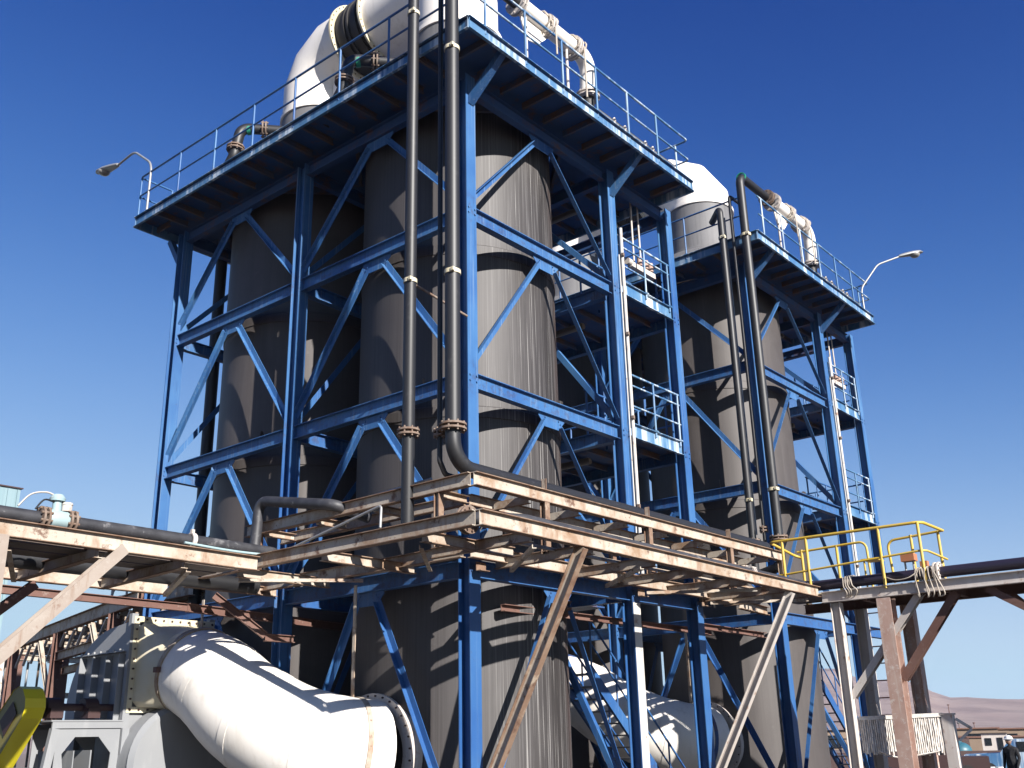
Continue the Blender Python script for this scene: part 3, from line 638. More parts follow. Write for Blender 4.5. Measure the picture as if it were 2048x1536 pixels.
    for xx in (-2.55, -3.2):
        q = MB(); q.box((xx, sy, sz - 0.1), (0.22, 0.45, 0.16)); q.tube([(xx - 0.12, sy, sz), (xx + 0.12, sy, sz)], 0.15, 20); q.build('bearing_block', M['shaft'], T, smooth=35)
fan()
def guard():
    a, b = V(-3.62, 6.5, 2.66), V(-3.62, 8.25, 1.15); w = 0.34
    T = thing('belt_guard', 'bright yellow drive belt guard with khaki side panel at the left edge', 'machine guard', (-3.62, 7.2, 0))
    d = (b - a).normalized(); pnorm = V(1, 0, 0); s_ = d.cross(pnorm).normalized(); L = (b - a).length; r = 0.30
    out = [(-0.06, -r), (-r * 0.75, -r * 0.75), (-r, -0.1), (-r, 0.1), (-r * 0.75, r * 0.75), (-0.06, r), (L + 0.1, r + 0.12), (L + r, 0.2), (L + r, -0.2), (L + 0.1, -r - 0.12)]
    q = MB(); n = len(out)
    A = [a + d * u + s_ * v - pnorm * w / 2 for u, v in out]; B = [p + pnorm * w for p in A]
    q.add(A + B, [(i, i + n, (i + 1) % n + n, (i + 1) % n) for i in range(n)]); q.build('rim_band', M['yellow_guard'], T)
    hole = [(0.25, -0.12), (0.75, -0.16), (0.75, 0.16), (0.25, 0.12)]
    q = MB(); q.add([p + pnorm * 0.012 for p in A] + [p - pnorm * 0.012 for p in B], [tuple(range(n)), tuple(range(2 * n - 1, n - 1, -1))]); q.build('side_panel', M['olive'], T)
    for t0, t1, w0 in ((0.02, 0.5, 0.13), (0.85, 1.15, 0.24), (1.4, 1.75, 0.26)):
        pts = [(t0, -w0), (t1, -w0 - 0.03), (t1, w0 + 0.03), (t0, w0)]; q = MB(); o_ = a - pnorm * (w / 2 + 0.002)
        q.prism([(u, v) for u, v in pts], o_, o_ - pnorm * 0.008, d, s_); q.build('vent_opening', M['shaft'], T)
    q = MB(); q.bar((-3.62, 8.1, 0), (-3.62, 8.1, 1.1), 0.1, 0.1, up=(0, 1, 0)); q.build('foot', M['shaft'], T)
guard()

# ------------------------------------------------------------------ pipes
def flange_pair(c, axis, r, parent, rf=None, n=8, mat='rust_flange'):
    ax = Vector(axis).normalized(); rf = rf or r + 0.075; q = MB()
    for s_ in (-1, 1): q.ring(Vector(c) + ax * 0.035 * s_, ax, r * 0.8, rf, 0.03, 28)
    q.bolts(c, ax, (r + rf) / 2 + 0.012, n, 0.016, 0.16)
    return q.build('pipe_flange', M[mat], parent, smooth=35)
def clamp(c, axis, r, parent, mat='cream'):
    q = MB(); q.ring(c, axis, r * 0.9, r + 0.014, 0.07, 24); ax = Vector(axis).normalized(); s_ = ax.cross(V(0.7, -0.7, 0)).normalized()
    for k in (-1, 1): q.box(Vector(c) + s_ * k * (r + 0.035), (0.05, 0.05, 0.06))
    return q.build('pipe_clamp', M[mat], parent, smooth=35)
def pipe(name, label, path, r, mat, group=None, n=18, loc=None):
    T = thing(name, label, 'pipe', loc or path[0], group); q = MB(); q.tube(path, r, n); q.build('pipe_run', mat, T, smooth=50); return T
def riser(ox, zt, far):
    w_ = 'farther' if far else 'nearer'
    X = -1.17 + ox; y = -0.76
    zr = 15.3 if not far else 15.45
    # big riser: rises from the upper rack, turns over the platform
    path = bend([(8.8, y, 5.83), (X, y, 5.83), (X, y, zr), (ox + 0.62, y, zr)], 0.42, 9) if not far else bend([(X + 0.1, y + 0.8, 5.35), (X, y, 5.5), (X, y, zr), (ox + 0.62, y, zr)], 0.24, 9)
    T = thing('black_pipe', 'thickest black riser pipe up the corner of the %s tower' % w_, 'pipe', (X, y, 5.6), 'black riser pipes up the tower corners')
    q = MB(); q.tube(path, 0.12 if not far else 0.108, 22); pr = q.build('pipe_run', M['black'], T, smooth=50)
    flange_pair((X, y, 6.42 if not far else 6.12), (0, 0, 1), 0.12, T, 0.21)
    for z in (8.97, 13.2) if not far else (7.25, 13.75): clamp((X, y, z), (0, 0, 1), 0.12, T)
    if not far:
        for t_ in ((X, y, 6.2), (X + 0.03, y, 6.07), (X + 0.14, y, 5.94)):
            pass
    if far:
        q = MB(); q.ring((X + 0.1, y, zr), (1, 0, 0), 0.1, 0.129, 0.05, 20); q.build('green_tape', M['green'], T)
        flange_pair((ox + 0.35, y, zr), (1, 0, 0), 0.13, T, 0.22)
    # white pipe with flanges and elbow
    T2 = thing('white_pipe', 'white flanged pipe wrapped in rope above the %s platform' % w_, 'pipe', (ox + 0.7, y, ZP1), 'white pipes over the platforms')
    q = MB(); q.tube(bend([(ox + 0.62, y, zr), (ox + 2.95, y, zr), (ox + 2.95, y + 0.05, 14.45)], 0.34, 8), 0.165, 24); q.build('pipe_run', M['white'], T2, smooth=50)
    for xx in (0.66, 1.55, 2.42): flange_pair((ox + xx, y, zr), (1, 0, 0), 0.165, T2, 0.25, 10, 'bone')
    flange_pair((ox + 2.95, y + 0.05, 14.42), (0, 0, 1), 0.165, T2, 0.25, 10, 'bone')
    q = MB(); q.tube(bend([(ox + 2.95, y + 0.05, 14.42), (ox + 2.95, y + 0.05, 14.1), (ox + 2.6, y + 0.75, 14.05)], 0.1, 5), 0.13, 18); q.build('rubber_tail', M['rubber'], T2, smooth=50)
    q = MB()
    q.prism([(0, 0), (0.95, 0), (0.55, -0.42), (0.2, -0.5)], (ox + 0.75, y + 0.02, zr - 0.14), (ox + 0.75, y + 0.05, zr - 0.14), (1, 0, 0), (0, 0, 1)); q.build('pipe_shoe', M['white'], T2)
    for xx in (0.9, 2.2):
        q = MB(); q.tube([(ox + xx, y, ZP1), (ox + xx, y, zr - 0.16)], 0.03, 10); q.box((ox + xx, y, ZP1 + 0.01), (0.14, 0.14, 0.02)); q.build('pipe_stand', M['bone'], T2, smooth=50)
    for (xx, nm) in ((1.5, 0), (2.45, 1)):
        q = MB(); pts = []
        for k in range(90):
            t = k / 89; a = t * 2 * math.pi * 4.5; rr_ = 0.20 + 0.03 * math.sin(a * 3.3) + 0.01 * random.random(); pts.append((ox + xx + 0.12 * math.sin(t * 19) + (t - 0.5) * 0.2, y + rr_ * math.cos(a), zr + rr_ * math.sin(a)))
        pts += [(ox + xx + 0.05, y - 0.24, zr - 0.3 - 0.12 * k) for k in range(5 + 4 * nm)]
        q.tube(pts, 0.02, 6); tag(q.build('rope', M['rope'], None, smooth=60), '%s rope wrapped round the white pipe above the %s platform' % (('short tight', 'longer trailing')[nm], w_), 'rope', 'ropes round the white pipes')
    # second riser
    y2 = 0.19 if not far else -0.12
    r2 = 0.10 if not far else 0.085
    if not far: path = bend([(X + 0.05, 0.55, 5.02), (X, y2, 5.0), (X, y2, 16.6)], 0.05, 4)
    else: path = bend([(X, y2 + 0.3, 5.3), (X, y2, 5.3), (X, y2, 14.75), (X + 0.5, y2 + 0.5, 14.72)], 0.16, 6)
    T3 = thing('black_pipe', 'second thickest black riser pipe, left of the thickest, on the %s tower' % w_, 'pipe', (X, y2, 5.0), 'black riser pipes up the tower corners')
    q = MB(); q.tube(path, r2, 20); q.build('pipe_run', M['black'], T3, smooth=50)
    flange_pair((X, y2, 6.53 if not far else 6.12), (0, 0, 1), r2, T3, 0.18)
    for z in (9.12, 14.45) if not far else (7.1, 13.9): clamp((X, y2, z), (0, 0, 1), r2, T3, 'cream')
    if not far:
        q = MB(); q.tube([(X + 0.1, y2, 9.1), (-0.15, -0.14, 8.72)], 0.022, 8); q.build('tie_bar', M['rust_flange'], T3, smooth=50)
        q = MB(); q.tube([(X + 0.1, y2, 5.62), (X + 0.34, y2 - 0.02, 5.66)], 0.045, 10); q.sphere((X + 0.38, y2 - 0.02, 5.66), 0.065); q.build('drain_valve', M['bone'], T3, smooth=50)
        q = MB(); q.bar((X + 0.28, y2 - 0.05, 5.75), (X + 0.38, y2 + 0.14, 5.74), 0.03, 0.02); q.build('valve_handle', M['red'], T3)
    else:
        q = MB(); q.tube([(X + 0.11, y2 - 0.06, 6.3), (X + 0.11, y2 - 0.06, 14.5)], 0.018, 8); q.build('tracer_line', M['galv'], T3, smooth=50)
    y3 = -0.49 if not far else -0.42
    T4 = thing('black_pipe', 'thin black riser pipe beside the thickest one on the %s tower' % w_, 'pipe', (X, y3, 5.8), 'black riser pipes up the tower corners')
    q = MB(); q.tube(bend([(X + 0.6, y3 - 0.05, 5.72), (X + 0.12, y3, 5.76), (X, y3, 5.95), (X, y3, 15.0 if far else 16.8), (X + 0.5, y3, 15.0 if far else 16.8)], 0.1, 5), 0.042, 12); q.build('pipe_run', M['black'], T4, smooth=50)
    flange_pair((X, y3, 6.38), (0, 0, 1), 0.045, T4, 0.1, 6)
riser(0, 16.5, False); riser(DX, 14.9, True)

G_R = 'black pipes lying on the rusty racks'
T = pipe('rack_pipe', 'black pipe on the lower rack that turns along the right run past the yellow railing', bend([(-1.5, 0.7, 4.88), (-1.5, -1.55, 4.88), (-0.8, -1.8, 4.9), (8.42, -1.8, 4.84)], 0.3, 6), 0.095, M['black_dusty'], G_R)
flange_pair((-1.5, -1.35, 4.88), (0, 1, 0), 0.1, T, 0.2, 10); flange_pair((5.9, -1.8, 4.86), (1, 0, 0), 0.095, T, 0.13, 6, 'bone')
q = MB(); q.tube(bend([(8.30, -1.78, 4.84), (8.42, -1.95, 4.83), (8.42, -12, 4.80)], 0.1, 5), 0.105, 20); q.build('pipe_run', M['purple'], T, smooth=50)
flange_pair((8.42, -4.45, 4.82), (0, 1, 0), 0.105, T, 0.2, 10, 'bone'); clamp((8.42, -6.6, 4.8), (0, 1, 0), 0.105, T, 'rust_red')
T = pipe('rack_pipe', 'dusty black pipe on the left run ending in a raised gooseneck', bend([(-9, 2.75, 4.95), (-1.62, 2.78, 4.93), (-1.35, 3.74, 5.0), (-1.3, 3.74, 6.0), (-1.3, 1.75, 5.62), (-0.6, 1.7, 5.5)], 0.16, 6), 0.092, M['black_dusty'], G_R)
clamp((-3.2, 2.75, 4.94), (1, 0, 0), 0.095, T, 'bone')
pipe('rack_pipe', 'black pipe in the shade beneath the left run', [(-9, 4.2, 4.62), (-0.9, 4.25, 4.62)], 0.13, M['black'], G_R)
q = MB(); q.ring((-2.2, 3.7, 5.02), (0.5, -0.85, 0), 0.05, 0.16, 0.03, 24); q.bolts((-2.2, 3.7, 5.02), (0.5, -0.85, 0), 0.125, 8, 0.015, 0.05)
tag(q.build('blind_flange', M['bone'], None, smooth=35), 'white bolted blind flange peeping over the left run pipe', 'flange')
pipe('downcomer_pipe', 'dark vertical pipe standing against the sky at the left end of the nearer tower', [(1.25, 9.45, 0), (1.25, 9.45, 13.5)], 0.14, M['black'])
for (pts, lab) in (([(-1.22, 3.2, 5.02), (-1.22, 0.75, 5.45), (-1.22, 0.72, 5.42), (-1.25, 0.7, 5.1)], 'thin white plastic pipe dropping from the left side of the upper rack'), ([(-0.95, 1.6, 5.72), (-0.95, -0.1, 5.78)], 'thin white plastic pipe lying beside the black riser on the upper rack')):
    T = pipe('small_pipe', lab, bend(pts, 0.05, 4), 0.022, M['galv'], 'thin white pipes', 10)
pipe('small_pipe', 'pale blue hose lying along the left run beside the thick pipe', spline([(-3.4, 2.62, 4.86), (-2.6, 2.6, 4.83), (-1.9, 2.5, 4.83), (-1.3, 2.3, 4.86)], 6), 0.02, M['lightblue'], 'thin white pipes', 8)

# control valve on the left run
T = thing('control_valve', 'pale blue valve with rusty flanges on the left run pipe', 'valve', (-5.3, 2.75, 4.95))
q = MB(); q.tube([(-5.44, 2.75, 4.95), (-5.4, 2.75, 4.95), (-5.32, 2.75, 4.95), (-5.2, 2.75, 4.95), (-5.16, 2.75, 4.95)], [0.11, 0.13, 0.12, 0.13, 0.11], 20); q.build('body', M['lightblue'], T, smooth=50)
for xx in (-5.5, -5.12):
    flange_pair((xx, 2.75, 4.95), (1, 0, 0), 0.09, T, 0.155, 8)
q = MB(); q.tube([(-5.33, 2.75, 5.05), (-5.33, 2.75, 5.2)], 0.06, 14); q.tube([(-5.33, 2.75, 5.2), (-5.33, 2.75, 5.24), (-5.33, 2.75, 5.29)], [0.1, 0.105, 0.07], 16); q.build('actuator', M['lightblue'], T, smooth=40)
q = MB(); q.tube([(-5.2, 2.72, 5.07), (-5.2, 2.72, 5.16)], 0.07, 14); q.tube([(-5.2, 2.72, 5.16), (-5.2, 2.72, 5.19)], [0.078, 0.07], 14); q.build('junction_cap', M['white_dirty'], T, smooth=40)
for k, pts in enumerate(([(-5.36, 2.75, 5.27), (-5.5, 2.75, 5.3), (-5.7, 2.75, 5.24), (-5.85, 2.75, 5.06)], [(-5.38, 2.73, 5.18), (-5.52, 2.73, 5.19), (-5.62, 2.74, 5.05)])):
    q = MB(); q.tube(spline(pts, 6), 0.013, 6); q.build('cable', M['bone'] if k == 0 else M['black'], T, smooth=60)

# ------------------------------------------------------------------ rusty pipe racks
RU = M['rusty']
T = thing('pipe_rack', 'rusty two level pipe rack wrapped round the corner of the nearer tower', 'pipe rack', (-2.1, -2.1, 0), 'rusty pipe racks')
def ib(T, name, p0, p1, w, h, up=(0, 0, 1), mat=None, kind='i', side=1):
    two = mat is None and kind in 'ic'; q = MB(two)
    if kind == 'i': q.ibeam(p0, p1, w, h, up, tf=0.012, tw=0.009)
    elif kind == 'c': q.channel(p0, p1, w, h, up, side=side)
    else: q.angle(p0, p1, w, h, up, side=side)
    return q.build(name, [RU, M['rust_edge']] if two else (mat or RU), T)
ZL, ZU = 4.72, 5.57
ib(T, 'beam', (-2.1, -2.1, ZL), (8.2, -2.1, ZL - 0.05), 0.13, 0.21)
ib(T, 'beam', (-2.1, -2.03, ZL), (-2.1, 5.2, ZL), 0.13, 0.21)
ib(T, 'beam', (-0.33, -0.33, ZL), (8.2, -0.33, ZL - 0.02), 0.12, 0.2)
ib(T, 'beam', (-0.42, -0.26, ZL), (-0.42, 5.2, ZL), 0.12, 0.2)
for x in (-0.95, 0.5, 2.2, 3.7, 5.3, 6.845, 7.9): ib(T, 'cross_beam', (x, -2.03, ZL - 0.09), (x, -0.12, ZL - 0.09), 0.10, 0.16)
for y in (-1.0, 1.1, 3.2, 4.7): ib(T, 'cross_beam', (-2.04, y, ZL - 0.09), (-0.12, y, ZL - 0.09), 0.10, 0.16)
for (a, b) in (((-0.9, -2.0), (0.5, -0.4)), ((1.8, -2.0), (3.1, -0.4)), ((4.45, -0.4), (5.7, -2.0)), ((6.8, -0.4), (7.9, -2.0))): ib(T, 'diagonal', (*a, ZL - 0.22), (*b, ZL - 0.22), 0.06, 0.06, kind='a')
for (a, b) in (((-2.0, -0.9), (-0.5, 0.4)), ((-2.0, 3.2), (-0.5, 1.9))): ib(T, 'diagonal', (*a, ZL - 0.22), (*b, ZL - 0.22), 0.06, 0.06, kind='a')
ib(T, 'pipe_runner', (-0.4, -1.3, ZL - 0.01), (8.1, -1.3, ZL - 0.01), 0.05, 0.06, kind='a')
# upper level
ib(T, 'beam', (-1.15, -1.15, ZU), (8.78, -1.15, ZU), 0.12, 0.2)
ib(T, 'beam', (-1.15, -1.09, ZU), (-1.15, 4.25, ZU - 0.02), 0.12, 0.2)
ib(T, 'beam', (-0.36, -0.34, ZU - 0.06), (8.78, -0.34, ZU - 0.06), 0.1, 0.18)
ib(T, 'beam', (-0.40, -0.29, ZU - 0.06), (-0.40, 4.25, ZU - 0.06), 0.1, 0.18)
for x in (0.2, 1.5, 2.9, 4.2, 5.5, 6.9, 8.2): ib(T, 'cross_beam', (x, -1.09, ZU - 0.09), (x, -0.39, ZU - 0.09), 0.08, 0.12, kind='c')
for y in (-0.4, 1.0, 2.4, 3.8): ib(T, 'cross_beam', (-1.09, y, ZU - 0.09), (-0.45, y, ZU - 0.09), 0.08, 0.12, kind='c')
for x in (0.5, 3.45, 6.4): 
    ib(T, 'post', (x, -1.15, ZL - 0.05), (x, -1.15, ZU - 0.1), 0.11, 0.11, up=(0, 1, 0)); ib(T, 'post', (x, -0.36, ZL + 0.1), (x, -0.36, ZU - 0.15), 0.1, 0.1, up=(0, 1, 0))
    ib(T, 'post', (x, -1.15, ZU + 0.11), (x, -1.15, ZU + 0.28), 0.012, 0.09, up=(0, 1, 0))
for y in (-0.45, 3.9): ib(T, 'post', (-1.15, y, ZL - 0.05), (-1.15, y, ZU - 0.1), 0.11, 0.11, up=(0, 1, 0))
for x in (8.65,): ib(T, 'post', (x, -1.15, 4.7), (x, -1.15, ZU - 0.1), 0.11, 0.11, up=(0, 1, 0))
ib(T, 'strut', (0.10, -2.12, ZL - 0.12), (0.02, -0.24, 1.2), 0.12, 0.16)
ib(T, 'strut', (W2 + 0.02, -2.12, ZL - 0.16), (W2 - 0.06, -0.24, 1.2), 0.12, 0.16, mat=M['bone'])
for x in (0, W1, W2): 
    q = MB(); q.angle((x - 0.11, -0.24, ZL - 0.2), (x + 0.11, -0.24, ZL - 0.2), 0.1, 0.14); q.build('bracket', M['rust_edge'], T)
# rusty walkway steel between the towers behind the columns
for (a, b) in (((1.2, 0.35, 4.05), (8.6, 0.6, 4.1)), ((2.2, -0.28, 4.12), (6.6, 3.4, 4.15)), ((6.9, 0.1, 4.12), (10.4, 0.25, 4.12))): ib(T, 'diagonal', a, b, 0.09, 0.12, mat=M['rust_red'], kind='c')

# left run
T = thing('pipe_rack', 'rusty pipe bridge leaving the picture on the left, carrying the valve', 'pipe rack', (-6.1, 2.5, 0), 'rusty pipe racks')
ib(T, 'beam', (-9.5, 2.5, 4.72), (-2.17, 2.5, 4.66), 0.14, 0.22)
ib(T, 'beam', (-9.5, 5.0, 4.55), (-2.17, 5.0, 4.55), 0.14, 0.22)
for x in (-7.5, -6.1, -4.75, -3.4): ib(T, 'cross_beam', (x, 2.57, 4.56), (x, 4.93, 4.50), 0.11, 0.18)
for (a, b) in (((-6.0, 2.6), (-4.85, 4.9)), ((-3.35, 2.6), (-2.3, 4.9))): ib(T, 'diagonal', (*a, 4.46), (*b, 4.42), 0.07, 0.07, kind='a')
ib(T, 'post', (-6.12, 2.5, 0), (-6.12, 2.5, 4.6), 0.15, 0.15, up=(0, 1, 0), mat=M['strut'])
ib(T, 'strut', (-4.45, 2.5, 4.62), (-6.1, 2.5, 2.95), 0.16, 0.20, up=(0, 1, 0), mat=M['strut'])
ib(T, 'strut', (-4.45, 5.0, 4.4), (-6.1, 5.0, 2.95), 0.14, 0.14, up=(0, 1, 0), mat=M['rust_red'])
ib(T, 'post', (-6.12, 5.0, 0), (-6.12, 5.0, 4.44), 0.15, 0.15, up=(0, 1, 0), mat=M['rust_red'])
for y in (3.1, 3.6): ib(T, 'cable_tray', (-9.5, y, 4.63), (-2.3, y, 4.63), 0.05, 0.42, kind='c', up=(0, 1, 0), mat=M['tray'])
ib(T, 'tie_beam', (-9.5, 6.2, 4.50), (0.2, 6.2, 4.42), 0.1, 0.14, mat=M['rust_red'])
ib(T, 'tie_beam', (-2.0, 4.6, 4.2), (3.0, 5.2, 4.15), 0.1, 0.14, mat=M['rust_red'])
ib(T, 'tie_beam', (-1.7, 4.3, 4.4), (-0.9, 3.9, 3.75), 0.1, 0.12, mat=M['rust_red'])
ib(T, 'tie_beam', (-0.9, 3.9, 3.72), (-0.3, 3.9, 3.72), 0.1, 0.12, mat=M['rust_red'])

# right run
T = thing('pipe_rack', 'chalky pipe bridge leaving the picture on the right on rust red legs', 'pipe rack', (8.3, -3.4, 0), 'rusty pipe racks')
BO = M['bone']
ib(T, 'beam', (8.2, -2.17, 4.55), (8.2, -13, 4.55), 0.14, 0.21, mat=BO)
ib(T, 'beam', (9.5, -1.2, 4.5), (9.5, -13, 4.5), 0.14, 0.2, mat=M['rust_red'])
for y in (-3.0, -4.6, -6.2, -7.8): ib(T, 'cross_beam', (8.27, y, 4.5), (9.43, y, 4.5), 0.1, 0.16, mat=M['rust_red'])
ib(T, 'beam', (8.2, -0.3, 4.6), (9.5, -0.3, 4.55), 0.12, 0.18)
ib(T, 'leg', (8.28, -3.42, 0), (8.28, -3.42, 4.43), 0.27, 0.27, up=(1, 0, 0), mat=M['rust_pale'])
ib(T, 'leg', (8.28, -2.42, 0), (8.28, -2.42, 4.43), 0.19, 0.19, up=(0, 1, 0), mat=BO)
ib(T, 'leg', (9.5, -2.42, 0), (9.5, -2.42, 4.4), 0.2, 0.2, up=(0, 1, 0), mat=BO)
ib(T, 'leg', (9.5, -3.4, 0), (9.5, -3.4, 4.4), 0.24, 0.24, up=(0, 1, 0), mat=M['rust_pale'])
ib(T, 'strut', (8.34, -4.05, 4.42), (8.34, -2.5, 2.62), 0.13, 0.15, up=(1, 0, 0), mat=BO, kind='c')
ib(T, 'strut', (8.44, -4.72, 4.42), (8.44, -3.5, 2.9), 0.15, 0.15, up=(1, 0, 0), mat=M['rust_red'])
ib(T, 'strut', (8.34, -5.3, 4.42), (8.34, -7.45, 3.0), 0.13, 0.15, up=(1, 0, 0), mat=M['rust_red'], kind='c')
ib(T, 'strut', (9.5, -5.4, 4.4), (9.5, -7.0, 2.7), 0.13, 0.15, up=(1, 0, 0), mat=M['rust_red'])
ib(T, 'leg', (8.28, -7.6, 0), (8.28, -7.6, 4.43), 0.24, 0.24, up=(1, 0, 0), mat=M['rust_pale'])
q = MB(); q.box((8.85, -6.9, 4.63), (1.1, 11.6, 0.03)); q.build('walkway_grating', M['tray'], T)

# yellow railing
YE = M['yellow']
T = thing('yellow_railing', 'yellow tubular railing round the small valve platform at right', 'railing', (8.2, -2.7, 4.64))
def rail(pts, r, name='rail'):
    q = MB(); q.tube(bend(pts, 0.16, 5), r, 10); q.build(name, YE, T, smooth=50)
ye0, ye1, xn, xf = -1.15, -4.35, 8.16, 9.42
rail([(xf, ye0 - 0.15, 5.6), (xf, ye0, 5.66), (xn + 0.3, ye0, 5.78), (xn, ye0, 5.80), (xn, ye1, 5.78), (xf, ye1, 5.78)], 0.03)
rail([(xf, ye0, 5.0), (xn, ye0, 5.08), (xn, ye1, 5.24), (xf, ye1, 5.2)], 0.022)
rail([(xf, ye0 - 0.05, 5.74), (xf, -2.75, 5.78), (xf, -2.78, 4.8)], 0.026)
rail([(xf, ye1, 5.78), (xf, -3.2, 5.72), (xf, -3.25, 4.85)], 0.026)
rail([(xf, ye0, 4.78), (xf, -2.75, 4.78)], 0.022)
rail([(xn, ye0, 4.72), (xf, ye0, 4.72)], 0.022)
for (x, y) in ((xn, -1.45), (xn, -1.98), (xn, -3.5), (xn, -4.28), (xf, -1.3), (xf, -2.1), (xf, -3.7), (xf, -4.25)):
    q = MB(); q.tube([(x, y, 4.6), (x, y, 5.78)], 0.03, 10); q.build('post', YE, T, smooth=50)
q = MB(); q.box((9.0, -3.0, 5.3), (0.5, 0.3, 0.02)); q.tube([(8.8, -2.9, 4.66), (8.8, -2.9, 5.3)], 0.02, 8); q.tube([(9.2, -3.1, 4.66), (9.2, -3.1, 5.3)], 0.02, 8); tag(q.build('step_stool', M['yellow'], None, off=(9.0, -3.0, 4.65)), 'small yellow step inside the railed valve platform', 'step')
T = thing('valve_actuator', 'orange box valve actuator on top of the right run pipe', 'valve', (8.45, -3.95, 4.9))
q = MB(); q.box((8.47, -3.92, 5.17), (0.2, 0.26, 0.14)); q.box((8.47, -4.2, 5.02), (0.12, 0.14, 0.1)); q.build('housing', M['orange'], T)
for dy in (-0.08, 0.08):
    q = MB(); q.tube([(8.45, -3.92 + dy, 4.9), (8.45, -3.92 + dy, 5.1)], 0.02, 8); q.build('stem', M['galv'], T, smooth=50)
def rope_loops(label, cen, n_, spread, drop):
    q = MB()
    for i in range(n_):
        y = cen[1] + spread * (i / max(n_ - 1, 1) - 0.5); a = random.uniform(-0.08, 0.08)
        q.tube(spline([(8.12, y, cen[2] + 0.1), (8.1, y + a, cen[2] - 0.08), (8.11, y + a * 1.8 - 0.05, cen[2] - drop * random.uniform(0.7, 1)), (8.18, y + a, cen[2] - drop - 0.03), (8.3, y, cen[2] - drop * 0.9)], 5), 0.012, 6)
        q.tube([(8.43 + 0.125 * math.cos(t), y + 0.05 * math.sin(t * 0.5), cen[2] + 0.03 + 0.125 * math.sin(t)) for t in [k * 0.35 for k in range(19)]], 0.012, 6)
    tag(q.build('rope', M['rope'], None, smooth=60), label, 'rope', 'ropes lashing the right run pipe')
rope_loops('knotted rope lashing the violet pipe between two yellow posts', (8.4, -2.75, 4.8), 4, 0.14, 0.25)
rope_loops('big tangle of rope below the orange actuator on the right run', (8.4, -4.3, 4.8), 7, 0.35, 0.42)
q = MB(); q.tube(spline([(8.12, -3.55, 4.8), (8.06, -3.75, 4.72), (8.06, -4.0, 4.74), (8.15, -4.2, 4.88)], 6), 0.011, 6); tag(q.build('rope', M['rope'], None, smooth=60), 'slack rope swag hanging from the right run pipe by the last yellow post', 'rope', 'ropes lashing the right run pipe')

# crusted rack panel under the right run
T = thing('crusted_panel', 'salt crusted panel with hanging strands between the legs of the right run', 'panel', (8.45, -3.2, 0))
pa, pb = V(8.40, -2.52, 0), V(9.02, -3.92, 0); pd_ = (pb - pa).normalized(); pn = V(pd_.y, -pd_.x, 0)
q = MB(); q.bar(pa + V(0, 0, 2.22), pb + V(0, 0, 2.25), 0.08, 0.07); q.build('top_bar', M['crust'], T)
q = MB(); q.bar(pa - pn * 0.03 + V(0, 0, 1.9), pb - pn * 0.03 + V(0, 0, 1.92), 0.02, 0.62); q.build('back_sheet', M['crust'], T)
q = MB()
for i in range(40):
    o = lerp(pa, pb, 0.02 + 0.96 * i / 39) + pn * random.uniform(0, 0.012); zb = 1.57 + random.uniform(-0.05, 0.06); r0 = random.uniform(0.012, 0.021)
    q.tube([o + V(random.uniform(-.006, .006), random.uniform(-.006, .006), 2.2 - (2.2 - zb) * k / 7) for k in range(8)], [r0 + random.uniform(-.004, .005) for k in range(8)], 6)
st = q.build('strand_row', M['crust'], T, smooth=60)
q = MB(); q.tube(spline([lerp(pa, pb, t) + pn * 0.05 + V(0, 0, z) for t, z in ((0.2, 1.62), (0.35, 1.52), (0.5, 1.50), (0.7, 1.55), (0.9, 1.6))], 6), 0.018, 6); q.build('cable', M['crust'], T, smooth=60)
pc = lerp(pa, pb, 1.06)
q = MB(); q.bar((pc.x, pc.y, 0), (pc.x, pc.y, 2.25), 0.16, 0.2, up=(0, 1, 0)); q.box((pc.x, pc.y, 2.26), (0.2, 0.24, 0.03)); tag(q.build('white_post', M['bone'], None, off=(pc.x, pc.y, 0)), 'short white crusted post at the right end of the strand panel', 'post')
q = MB(); q.bar(pc + V(0.05, -0.12, 2.17), pc + V(0.2, -0.34, 1.99), 0.03, 0.05); q.bar(pc + V(0.2, -0.34, 1.98), pc + V(0.08, -0.12, 1.78), 0.03, 0.05); tag(q.build('bent_bracket', M['bone'], None, off=(pc.x, pc.y - 0.1, 1.7)), 'bent white bracket sticking out of the short white post', 'bracket')

# conduits up the tower posts and ladder at right
for ox, w_ in ((0, 'nearer'), (DX, 'farther')):
    q = MB(); q.tube([(W1 + 0.17 + ox, -0.19, 4.9), (W1 + 0.17 + ox, -0.19, 12.25)], 0.036, 12); q.tube([(W1 + 0.08 + ox, -0.17, 4.9), (W1 + 0.08 + ox, -0.17, 11.6)], 0.014, 8)
    c = thing('conduit', 'white conduit strapped to the second column of the %s tower' % w_, 'conduit', (W1 + 0.17 + ox, -0.19, 4.9), 'white conduits'); q.build('conduit_run', M['white_dirty'], c, smooth=50)
    for z in (6.2, 8.0, 9.8, 11.6): clamp((W1 + 0.17 + ox, -0.19, z), (0, 0, 1), 0.036, c, 'rust_flange')
T = thing('ladder', 'tall thin ladder standing behind the rust red legs at right', 'ladder', (11.0, -2.15, 0))
q = MB()
for (x, y) in ((11.0, -1.95), (11.0, -2.35)): q.bar((x, y, 0), (x, y, 4.9), 0.06, 0.05, up=(1, 0, 0))
q.build('stile', M['bone'], T); 
for i in range(12):
    q = MB(); q.tube([(11.0, -1.95, 0.5 + 0.36 * i), (11.0, -2.35, 0.5 + 0.36 * i)], 0.014, 8); q.build('rung', M['shaft'], T)
q = MB(); q.tube([(11.0, -2.62, 0), (11.0, -2.62, 4.3)], 0.028, 10); tag(q.build('standpipe', M['rust_red'], None, smooth=50, off=(11.0, -2.62, 0)), 'thin brown standpipe just right of the tall ladder', 'pipe')
